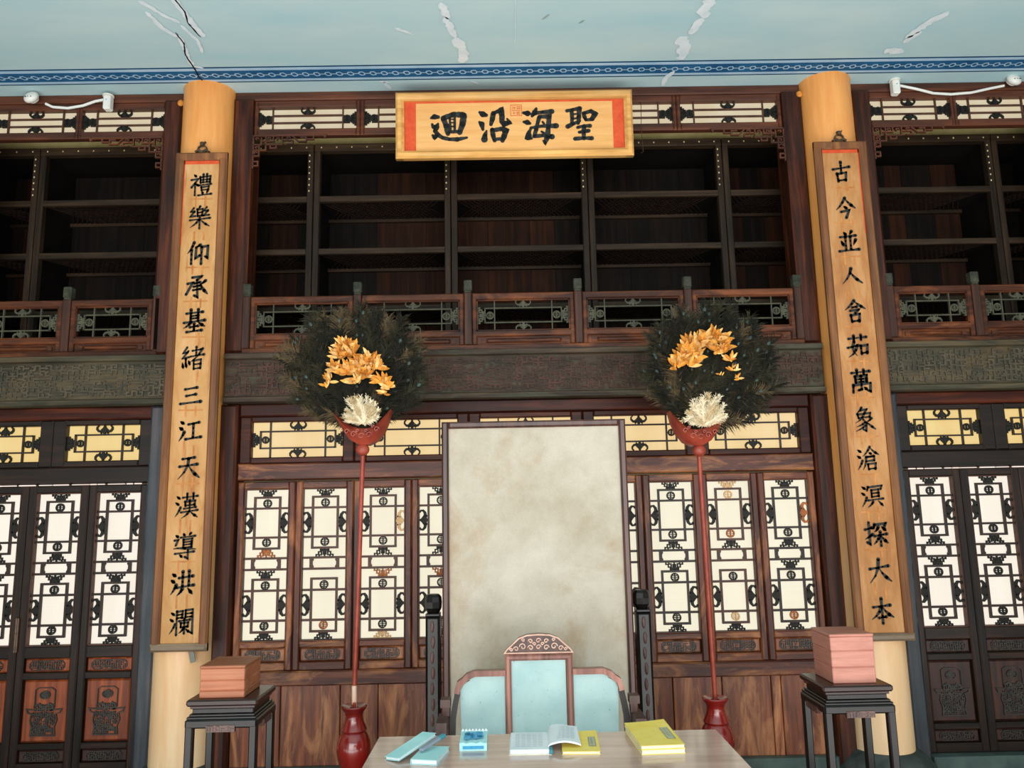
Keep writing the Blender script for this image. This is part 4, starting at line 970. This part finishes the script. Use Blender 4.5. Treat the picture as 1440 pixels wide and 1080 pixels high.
# ------------------------------------------------------------------ box stands
def box_stand(x, label):
    S = thing('box_stand', label, 'stand', (x, -1.235, 0), 'dark square stands')
    hx, hy = .155, .14
    part('top_board', 'stop', lambda m: (m.bevbox(-hx, hx, -hy, hy, .772, .80, .007), m.bevbox(-hx+.014, hx-.014, -hy+.014, hy-.014, .76, .772, .002)), 'lacquer_top', S)
    part('waist', 'swst', lambda m: (m.bevbox(-hx+.022, hx-.022, -hy+.022, hy-.022, .738, .76, .003), m.bevbox(-hx+.012, hx-.012, -hy+.012, hy-.012, .728, .739, .003), m.bevbox(-hx+.004, hx-.004, -hy+.004, hy-.004, .718, .729, .003)), 'dark_lacquer', S)
    def apron(m):
        for s in (-1, 1):
            m.bevbox(-hx, hx, s*(hy-.008)-.010, s*(hy-.008)+.010, .682, .718, .006)
            m.bevbox(s*(hx-.008)-.010, s*(hx-.008)+.010, -hy, hy, .682, .718, .006)
    ap = part('apron', 'sapr', apron, 'dark_lacquer', S)
    def rel(m):
        m.box(-.062, .062, -.009, .009, -.0135, .0135)
        fretwork(m, -.058, .058, -.0115, .0115, .012, .003, -.012, -.009, random.Random(9), .1)
    for q in range(4):
        a = q*R(90); d = hy-.004 if q % 2 == 0 else hx-.004
        part('carved_plaque', 'srel', rel, 'screen_frame', ap, (math.sin(a)*d, -math.cos(a)*d, .6815), (0, 0, a), stuff=True)
    for a in (-1, 1):
        for q in (-1, 1):
            part('leg', 'sleg', lambda m: (m.bevbox(-.017, .017, -.017, .017, .0, .715, .005), m.bevbox(-.02, .02, -.02, .02, 0, .03, .004)), 'dark_lacquer', S, (a*(hx-.017), q*(hy-.017), 0))
    part('stretcher', 'sstr', lambda m: [m.bevbox(-hx+.03, hx-.03, s*(hy-.017)-.008, s*(hy-.017)+.008, .12, .14, .003) for s in (-1, 1)]+[m.bevbox(s*(hx-.017)-.008, s*(hx-.017)+.008, -hy+.03, hy-.03, .12, .14, .003) for s in (-1, 1)], 'dark_lacquer', S)
box_stand(-1.386, 'dark lacquered stand in front of the left column, carrying wooden boxes')
box_stand(1.396, 'dark lacquered stand in front of the right column, carrying wooden boxes')
def tier(x, y, z, w, d, h, label, grp, lid=False, taper=0, mt='box_wood'):
    t = thing('wooden_box', label, 'box', (x, y, z), grp)
    part('box_body', None, lambda m: m.bevbox(-w/2, w/2, -d/2, d/2, 0, h-(.012 if lid else .002), .003), mt, t)
    part('lid' if lid else 'rim', None, (lambda m: m.bevbox(-w/2-.002, w/2+.002, -d/2-.002, d/2+.002, h-.012, h, .003)) if lid else (lambda m: m.bevbox(-w/2+.002, w/2-.002, -d/2+.002, d/2-.002, h-.003, h, .001)), mt, t)
lx, ly = -1.397, -1.235
tier(lx, ly, .80, .198, .22, .032, 'lowest thin tan box of the stack on the left stand', 'boxes on the left stand')
tier(lx, ly, .832, .197, .22, .043, 'middle tan wooden box of the stack on the left stand', 'boxes on the left stand')
tier(lx, ly, .875, .197, .222, .062, 'topmost lidded tan wooden box of the stack on the left stand', 'boxes on the left stand', True)
plain('box_pink', '#a86e5e', '#b97d6c', 8, .4, .4, (1, 1, 8))
rx, ry = 1.403, -1.225
tier(rx, ry, .80, .193, .21, .070, 'lowest pinkish wooden box of the stack on the right stand', 'boxes on the right stand', mt='box_pink')
tier(rx, ry, .87, .194, .212, .070, 'middle pinkish wooden box of the stack on the right stand', 'boxes on the right stand', mt='box_pink')
tier(rx, ry, .94, .195, .214, .072, 'topmost lidded pinkish wooden box of the stack on the right stand', 'boxes on the right stand', True, mt='box_pink')

# ------------------------------------------------------------------ feather fans on poles
def barbed(m, Lf, wid, nb, rg, dr, bw=.0035, tipdisc=0):
    # a plume lying in the xz plane, growing +z from the origin, curving forward (-y) at the tip
    def sp(t): return Vector((dr*t*t*Lf*.3, -.035*t*t, Lf*t))
    for i in range(6):
        a, b_ = sp(i/6), sp((i+1)/6); r = .0022*(1-i/7)
        m.add([(a.x-r, a.y, a.z), (a.x+r, a.y, a.z), (b_.x+r*.8, b_.y, b_.z), (b_.x-r*.8, b_.y, b_.z)], [(0, 1, 2, 3)])
    for i in range(nb):
        t = .08+.92*i/nb; p = sp(t)
        for s in (-1, 1):
            ln = wid*(math.sin(math.pi*min(1, t*.62+.2))**.6)*rg.uniform(.65, 1.2); an = R(rg.uniform(28, 58))*(1.1-.55*t)
            d = Vector((s*math.sin(an), rg.uniform(-.35, .15), math.cos(an)))
            mid = p+d*ln*.55; e = p+d*ln+Vector((s*.2*ln*rg.uniform(-.3, 1), rg.uniform(-.01, .01), -.25*ln*rg.random()))
            m.add([(p.x, p.y, p.z-bw*.5), (p.x, p.y, p.z+bw*.5), (mid.x, mid.y, mid.z+bw*.55), tuple(e), (mid.x, mid.y, mid.z-bw*.55)], [(0, 1, 2, 4), (4, 2, 3)])
def petal_mesh(m, L_, w_, cup, rg):
    n = 6; vs = []
    for i in range(n+1):
        t = i/n; ww = w_*math.sin(math.pi*min(1, .12+t*.86))**.8*(1 if t < .98 else .2); z = L_*t; y = -cup*t*t
        vs += [(-ww/2, y-.15*ww, z), (0, y+.1*ww, z+.0), (ww/2, y-.15*ww, z)]
    m.add(vs, [(3*i, 3*i+1, 3*i+4, 3*i+3) for i in range(n)]+[(3*i+1, 3*i+2, 3*i+5, 3*i+4) for i in range(n)])
def feather_fan(bx, by, label, clusters, cream, grp, seed, sil, pole, sx=1, dz=0):
    rg = random.Random(seed); hx = -.022 if sx < 0 else 0; clusters = [(a, b-dz, c_, d) for a, b, c_, d in clusters]
    F = thing('feather_fan', label, 'ceremonial fan', (bx, by, dz), grp)
    z0 = 2.06        # root of the feathers, just inside the holder
    # dark hidden core that the plumes are tied to
    def core(m):
        n = 26; P = []
        for i in range(n):
            a = 2*math.pi*i/n; rx_, rz_ = sil[2]*.80, sil[3]*.80
            P.append((sil[0]+rx_*math.cos(a)*rg.uniform(.93, 1.05), sil[1]+rz_*math.sin(a)*rg.uniform(.93, 1.05)))
        m.prism(P, -.01, .03, .02)
    part('core', None, core, 'plume_dark', F)
    items = []
    for lay, (fr, cnt, ln) in enumerate(((.84, 54, .20), (.66, 48, .19), (.45, 34, .17), (.22, 20, .15))):
        for k in range(cnt):
            a = 2*math.pi*(k+rg.uniform(-.35, .35))/cnt
            px = sil[0]+sil[2]*fr*math.cos(a)*rg.uniform(.92, 1.06); pz = sil[1]+sil[3]*fr*math.sin(a)*rg.uniform(.92, 1.06)
            d = Vector((px-sil[4], pz-z0)); ang = math.atan2(d.x, d.y)
            if abs(ang) > R(125): ang = math.copysign(R(125), ang)
            lnn = ln*rg.uniform(.85, 1.15); ang += rg.uniform(-.22, .22)
            # place so that the tip sits at (px,pz) pushed outwards
            bxp = px-math.sin(ang)*lnn*.55; bzp = pz-math.cos(ang)*lnn*.55
            items.append((bxp, -.015-lay*.016, bzp, ang, lnn, lay))
    for bxp, yy, bzp, ang, lnn, lay in items:
        v = rg.randrange(5); mt = rg.choice(('plume_dark', 'plume_dark', 'plume_olive', 'plume_olive', 'plume_brown' if lay < 2 else 'plume_olive'))
        fe = part('peacock_feather', 'pf%d' % v, lambda m: barbed(m, 1.0*.2, .078, 46, random.Random(v), (v-2)*.45, .0046), mt, F, (bxp, yy, bzp), (rg.uniform(-.15, .1), ang, 0), (lnn/.2,)*3)
        if rg.random() < .33:
            part('feather_eye', 'pe', lambda m: (m.ball((0, 0, 0), .0095, 8, 5, (.9, .3, 1.2))), 'plume_eye', fe, ((v-2)*.35*.2*.3*.72, -.030, .17))
    for cx, cz, cnt, ln in clusters:
        for k in range(min(25, int(cnt*1.95))):
            a = rg.uniform(-math.pi*.62, math.pi*.62); v = rg.randrange(4)
            mt = rg.choice(('petal_orange', 'petal_orange', 'petal_cream', 'petal_cream', 'petal_brown'))
            part('orange_feather', 'op%d' % v, lambda m: petal_mesh(m, .078, .024, .02+.006*v, rg), mt, F, (cx+rg.uniform(-.012, .012), -.105+rg.uniform(-.016, .01), cz+rg.uniform(-.012, .012)), (rg.uniform(.1, .75), a, rg.uniform(-.6, .6)), (ln*rg.uniform(.72, 1.12),)*3)
    for k in range(46):
        a = rg.uniform(-1.45, 1.45); v = rg.randrange(3); ly_ = rg.random()
        part('cream_plume', 'cp%d' % v, lambda m: barbed(m, .10, .024, 26, random.Random(20+v), (v-1)*.5, .0035), rg.choice(('plume_cream', 'plume_cream', 'plume_beige')), F,
             (cream[0]+rg.uniform(-.012, .012), -.10-.025*ly_, cream[1]+rg.uniform(-.01, .01)), (rg.uniform(0, .4), a, 0), ((cream[2]*(1-.35*ly_)*(1-.30*abs(a)/1.45))/.10,)*3)
    def hold(m):
        # crescent with carved face; front is bulged
        out = [(-.150, 2.105), (-.128, 2.065), (-.10, 2.015), (-.065, 1.97), (-.02, 1.945), (.03, 1.942), (.075, 1.965), (.11, 2.01), (.135, 2.07), (.148, 2.125)]
        inn = [(-.150, 2.108), (-.10, 2.068), (-.06, 2.042), (-.02, 2.03), (.01, 2.028), (.04, 2.03), (.07, 2.045), (.10, 2.075), (.13, 2.11), (.148, 2.13)]
        n = len(out); vs = []
        for (xo, zo), (xi, zi) in zip(out, inn):
            t = math.hypot(xo-xi, zo-zi); b_ = .03+t*.45; xm, zm = (xo+xi)/2, (zo+zi)/2
            vs += [(xi*sx, -.10-b_*.3, zi), (xm*sx, -.10-b_*.8, zm), (xo*sx, -.10-b_*.2, zo), (xo*sx, -.03, zo), (xi*sx, -.03, zi)]
        fs = []
        for i in range(n-1):
            for j in range(5): q = (5*i+j, 5*i+(j+1) % 5, 5*(i+1)+(j+1) % 5, 5*(i+1)+j); fs.append(q if sx > 0 else q[::-1])
        m.add(vs, fs)
    h = part('crescent_holder', None, hold, 'fan_red', F, (hx, 0, 0), smooth=True)
    def carv(m):
        for cx, cz, r in ((-.075, 2.01, .014), (-.04, 1.995, .018), (0, 1.985, .018), (.04, 1.99, .018), (.08, 2.02, .015), (-.02, 2.012, .009), (.025, 2.012, .009), (.06, 2.035, .009)):
            q = M(); q.stroke([(sx*cx+r*math.cos(a*.75)*(1-a*.08), cz+r*math.sin(a*.75)*(1-a*.08)) for a in range(10)], .0045, -.152, -.120); m.add(q.v, q.f)
    part('scroll_carving', None, carv, 'fan_red', h)
    part('knob', None, lambda m: m.ball((pole[0], -.10, 1.918), .036, 16, 10, (1, .8, .92)), 'fan_red', F, smooth=True)
    part('pole', None, lambda m: m.tube([(pole[0], -.09, 1.90, .0125), ((pole[0]+pole[1])/2, -.05, 1.25, .0125), (pole[1], -.01, .70, .0125), (pole[1]+.0, 0, .51, .0125)], .0125, 12), 'fan_red', F, smooth=True)
    if sx > 0: part('pole_tip', None, lambda m: m.tube([(pole[1]-.0005, -.0125, .715), (pole[1], -.003, .60)], .0132, 12), 'pole_pale', F, smooth=True, label='pale worn lower end of the pole')
    return F
# left fan: root (513,590) of the photo; the clusters follow its orange feathers
def fx(px, py, o): return ((px-o[0])*.00382+(py-o[1])*.00004, 2.082-(py-o[1])*.00389)
FL = feather_fan(-.885, -.74, 'round peacock feather fan with diagonal orange tuft on a red pole, left of the screen',
   [(*fx(px, py, (513, 590)), n_, l_) for px, py, n_, l_ in ((487,490,12,.9),(480,503,11,.9),(497,500,11,.95),(475,520,10,.85),(492,525,12,.9),(510,515,13,1.0),(524,512,11,.9),(518,530,12,.95),(505,538,9,.9),(533,520,10,.85),(541,540,10,.85),(548,548,8,.75),(466,535,5,.7),(463,545,3,.6),(543,556,5,.6))],
   (fx(513, 597, (513, 590))[0], 2.06, .155), 'feather fans beside the screen', 4, (-.055, 2.355, .365, .33, -.01), (0, -.045))
FR = feather_fan(.915, -.74, 'round peacock feather fan with arched orange tuft on a red pole, right of the screen',
   [(*fx(px, py, (981, 592)), n_, l_) for px, py, n_, l_ in ((951,528,8,.85),(958,518,9,.9),(964,508,11,.95),(972,500,12,1.0),(982,497,12,1.0),(992,495,12,1.0),(1004,490,13,1.0),(1014,492,11,1.0),(1020,503,10,.9),(1012,508,10,.9),(978,515,9,.85),(968,525,6,.8),(1028,520,5,.65),(1031,533,4,.55),(1034,545,4,.5),(1011,541,2,.35))],
   (fx(983, 600, (981, 592))[0], 2.05, .175), 'feather fans beside the screen', 8, (.085, 2.36, .35, .325, -.02), (-.022, .008), -1, -.038)
# turned red vases the poles stand in
for x, y_, lab in ((-.93, -.75, 'glossy red turned vase holding the left fan pole'), (.923, -.75, 'glossy red turned vase holding the right fan pole')):
    V = thing('pole_vase', lab, 'vase', (x, y_, 0), 'red vases of the fan poles')
    prof = [(.12, 0), (.125, .03), (.10, .05), (.085, .10), (.062, .16), (.060, .20), (.072, .26), (.084, .285), (.074, .295), (.058, .30), (.064, .325), (.079, .36), (.086, .40), (.083, .44), (.070, .475), (.058, .49), (.064, .495), (.066, .502), (.060, .515), (.048, .545), (.044, .57), (.050, .588), (.062, .602), (.066, .612), (.062, .618), (.05, .613), (.022, .606), (.020, .50), (.004, .50)]
    part('body', 'vasebody', lambda m: m.lathe(prof, 40, cap=True), 'vase_red', V, smooth=True)

# ------------------------------------------------------------------ things on the table
TZ = .80
def quad_slab(m, P, z0, z1):
    m.add([(x, y, z0) for x, y in P]+[(x, y, z1) for x, y in P], [(3, 2, 1, 0), (4, 5, 6, 7), (0, 1, 5, 4), (1, 2, 6, 5), (2, 3, 7, 6), (3, 0, 4, 7)])
def book(x, y, z, w, d, h, rz, label, grp=None, curl=0):
    B = thing('yellow_book', label, 'book', (x, y, z), grp, (0, 0, rz))
    part('pages', None, lambda m: m.box(-w/2+.002, w/2-.002, -d/2+.002, d/2-.002, .0015, h-.0015), 'page_edge', B)
    part('cover', None, lambda m: m.box(-w/2, w/2, -d/2, d/2, 0, .0015), 'cover_yellow', B)
    def top(m):
        n = 6; vs = []
        for i in range(n+1):
            for j in range(n+1):
                u, v = i/n, j/n; vs.append((-w/2+w*u, -d/2+d*v, h+curl*max(0, u*.6+v*.6-.55)**2))
        k = n+1
        m.add(vs, [(i*k+j, (i+1)*k+j, (i+1)*k+j+1, i*k+j+1) for i in range(n) for j in range(n)])
        m.box(-w/2, w/2, -d/2, d/2, h-.0015, h-.0002)
    cv = part('cover', None, top, 'cover_yellow', B)
    def hz(x_, y_): return h+curl*max(0, (x_/w+.5)*.6+(y_/d+.5)*.6-.55)**2
    def flat(m, a, b_, c_, e, up):
        n = 4
        for i in range(n):
            y1_, y2_ = c_+(e-c_)*i/n, c_+(e-c_)*(i+1)/n
            m.add([(a, y1_, hz(a, y1_)+up), (b_, y1_, hz(b_, y1_)+up), (b_, y2_, hz(b_, y2_)+up), (a, y2_, hz(a, y2_)+up)], [(0, 1, 2, 3)])
    part('title_label', None, lambda m: flat(m, w*.22, w*.42, -d*.28, d*.18, .0012), 'cover_label', B)
    def pr(m):
        X0, X1, Y0, Y1 = w*.235, w*.405, -d*.26, d*.16
        for a in (X0, X1): flat(m, a-.001, a+.001, Y0, Y1, .0018)
        for a in (Y0, Y1): flat(m, X0, X1, a-.001, a+.001, .0018)
        for k in range(5):
            yy = Y1-.014-k*(Y1-Y0-.02)/5
            flat(m, X0+.005, X1-.005, yy-.001, yy+.001, .0018); flat(m, (X0+X1)/2-.0008, (X0+X1)/2+.0008, yy-.006, yy+.005, .0018); flat(m, X0+.007, X0+.009, yy-.007, yy, .0018)
    part('title_print', None, pr, 'print_grey', B)
    return B
book(.358, -2.115, TZ, .145, .27, .016, R(3), 'lowest yellow-covered book of the stack near the right end of the table', 'stacked yellow books')
book(.357, -2.112, TZ+.016, .145, .272, .012, R(3), 'upper yellow-covered book lying on the stack near the right end of the table', 'stacked yellow books', .02)
book(.105, -2.12, TZ, .125, .225, .010, R(-3), 'yellow book half hidden under curled loose pages, mid table', None, .01)
def lines(m, w, d, z, n, curv=lambda u: 0):
    for k in range(n):
        yy = d/2-.02-k*(d-.035)/n
        for q in range(5):
            xa = -w/2+.012+q*(w-.024)/5; m.add([(xa, yy-.0012, z+curv(xa/w+.5)), (xa+(w-.024)/5*.8, yy-.0012, z+curv((xa+.01)/w+.5)), (xa+(w-.024)/5*.8, yy+.0012, z+curv((xa+.01)/w+.5)), (xa, yy+.0012, z+curv(xa/w+.5))], [(0, 1, 2, 3)])
OB = thing('open_book', 'white open book with printed rows and a turquoise spine edge, mid table', 'book', (-.067, -2.125, TZ), None, (0, 0, R(-1)))
part('pages', None, lambda m: m.bevbox(-.066, .064, -.1, .1, .001, .016, .003), 'page_white', OB)
part('cover', None, lambda m: m.box(-.069, .072, -.103, .102, 0, .0012), 'page_edge', OB)
part('spine', None, lambda m: m.bevbox(.064, .076, -.105, -.05, .001, .014, .003), 'turquoise_dark', OB, label='turquoise spine end')
part('printed_rows', None, lambda m: lines(m, .12, .19, .0165, 9), 'print_grey', OB, stuff=True)
LP = thing('loose_pages', 'curled white printed pages lying over the half hidden yellow book', 'paper', (.052, -2.10, TZ+.011), None, (0, 0, R(-4)))
def curl(u): return .010+.012*math.sin(u*3.0)
def pg(m):
    n = 12; vs = []
    for i in range(n+1):
        u = i/n; x = -.055+.105*u; z = curl(u)*(1 if i else .3)
        vs += [(x+.006*(u), -.095, z), (x-.004, .105, z+.003*math.sin(u*7)), (x+.006*u, -.095, max(0, z-.006)), (x-.004, .105, max(0, z-.006))]
    m.add(vs, [q for i in range(n) for q in ((4*i, 4*i+4, 4*i+5, 4*i+1), (4*i+2, 4*i+3, 4*i+7, 4*i+6), (4*i, 4*i+2, 4*i+6, 4*i+4), (4*i+1, 4*i+5, 4*i+7, 4*i+3))]+[(0, 1, 3, 2), (4*n, 4*n+2, 4*n+3, 4*n+1)])
part('sheet', None, pg, 'page_white', LP)
part('printed_rows', None, lambda m: lines(m, .10, .18, .0016, 8, curl), 'print_grey', LP, stuff=True)
# turquoise flat box with a second one leaning on it
T1 = thing('turquoise_booklet', 'flat pale turquoise booklet lying flat near the left end of the table', 'booklet', (-.395, -2.235, TZ), None, (0, 0, R(-12)))
part('pages', None, lambda m: m.bevbox(-.042, .042, -.065, .075, .001, .014, .002), 'page_white', T1); part('cover', None, lambda m: (m.box(-.044, .044, -.067, .077, .014, .0155), m.box(-.044, .044, -.067, .077, 0, .001), m.box(-.044, -.042, -.067, .077, 0, .015)), 'turquoise', T1)
T2 = thing('turquoise_booklet', 'pale turquoise booklet propped aslant on the flat one at the left end of the table', 'booklet', (-.478, -2.205, TZ+.0135), None, (R(9), R(-4), R(-34)))
part('pages', None, lambda m: m.bevbox(-.028, .028, -.065, .125, .001, .009, .002), 'page_white', T2); part('cover', None, lambda m: (m.box(-.03, .03, -.067, .127, .009, .0105), m.box(-.03, .03, -.067, .127, 0, .001)), 'turquoise', T2)
T3 = thing('pen', 'dark slate pen case resting on the turquoise booklets', 'pen case', (-.392, -2.185, TZ+.028), None, (R(8), 0, R(-34)))
part('barrel', None, lambda m: m.bevbox(-.009, .009, -.06, .06, 0, .010, .003), 'print_grey', T3); part('cap', None, lambda m: m.bevbox(-.0095, .0095, .03, .065, -.0005, .0105, .003), 'turquoise_dark', T3)
# white and blue tissue packet
T4 = thing('tissue_packet', 'small white packet with blue printed picture, between booklets and open book', 'packet', (-.257, -2.115, TZ))
def pk(m):
    n = 8; vs = []
    for i in range(n+1):
        u = i/n; x = -.046+.092*u; z = .034+.003*math.sin(i*2.3)
        vs += [(x, -.055, 0), (x, -.055, z*.75), (x, .055, z), (x, .055, 0)]
    m.add(vs, [q for i in range(n) for q in ((4*i, 4*i+4, 4*i+5, 4*i+1), (4*i+1, 4*i+5, 4*i+6, 4*i+2), (4*i+2, 4*i+6, 4*i+7, 4*i+3), (4*i+3, 4*i+7, 4*i+4, 4*i))]+[(0, 1, 2, 3), (4*n+3, 4*n+2, 4*n+1, 4*n)])
part('wrapper', None, pk, 'turquoise', T4)
def pkp(m):
    for (a, b_, c_, d) in ((-.032, .0, -.035, .02), (-.01, .03, -.03, .03), (-.03, -.012, .0, .03), (.012, .034, -.02, .0)):
        m.add([(a, c_, .0275+(c_+.055)*.078+.003), (b_, c_, .0275+(c_+.055)*.078+.003), (b_, d, .0275+(d+.055)*.078+.003), (a, d, .0275+(d+.055)*.078+.003)], [(0, 1, 2, 3)])
    m.box(-.035, .035, -.0562, -.055, .006, .016)
part('blue_print', None, pkp, 'print_blue', T4, label='blue printed picture')
part('edge_seal', None, lambda m: [m.prism([(-.046+i*.0115, .034), (-.040+i*.0115, .042), (-.0345+i*.0115, .034)], .052, .055) for i in range(8)], 'page_white', T4)

# ------------------------------------------------------------------ security devices under the ceiling
def dome(x, z, tilt, label):
    D = thing('smoke_detector', label, 'detector', (x, -.05, z), 'round white detectors')
    part('base', None, lambda m: m.lathe([(.03, -.008), (.034, .0), (.034, .012), (.03, .02)], 20), 'white_plastic', D, (0, -.01, 0), (R(65), tilt, 0), smooth=True)
    part('dome', None, lambda m: m.ball((0, 0, 0), .05, 20, 12, (1, 1, .62)), 'white_plastic', D, (0, -.04, 0), (R(55), tilt, 0), smooth=True)
    part('vent_slots', None, lambda m: [m.ball((dx, 0, 0), .004, 6, 4, (1.6, 1, 1)) for dx in (-.018, 0, .018)], 'black_plastic', D, (0, -.075, -.012))
dome(-3.275, 4.385, R(-25), 'round white detector under the ceiling at far left')
dome(3.375, 4.41, R(25), 'round white detector under the ceiling at far right')
for x, z, lab in ((-2.77, 4.365, 'small white sensor box under the ceiling left of the left column'), (2.57, 4.395, 'small white sensor box under the ceiling right of the right column')):
    S_ = thing('sensor_box', lab, 'sensor', (x, -.04, z), 'white sensor boxes')
    part('case', 'scase', lambda m: m.bevbox(-.025, .025, -.055, .0, -.07, .03, .008), 'white_plastic', S_)
    part('bracket', 'sbrk', lambda m: m.lathe([(.036, .028), (.036, .036), (.03, .04)], 20, 0, -.03), 'white_plastic', S_)
    part('light', 'slgt', lambda m: m.ball((0, -.056, -.005), .004, 8, 5), 'print_blue', S_)
def cable(pts, r, lab): tag(part('cable', None, lambda m: m.tube(pts, r, 8), 'white_plastic', smooth=True), lab, 'cable', 'white sensor cables')
cable([(-3.20, -.05, 4.36), (-3.15, -.05, 4.335), (-3.05, -.045, 4.328), (-2.95, -.045, 4.345), (-2.87, -.045, 4.375), (-2.79, -.045, 4.39)], .009, 'white cable running to the left sensor box')
cable([(2.60, -.05, 4.405), (2.72, -.045, 4.38), (2.84, -.045, 4.345), (2.96, -.045, 4.335), (3.1, -.045, 4.345), (3.24, -.045, 4.375), (3.33, -.05, 4.39)], .009, 'white cable sagging between the right sensor box and detector')
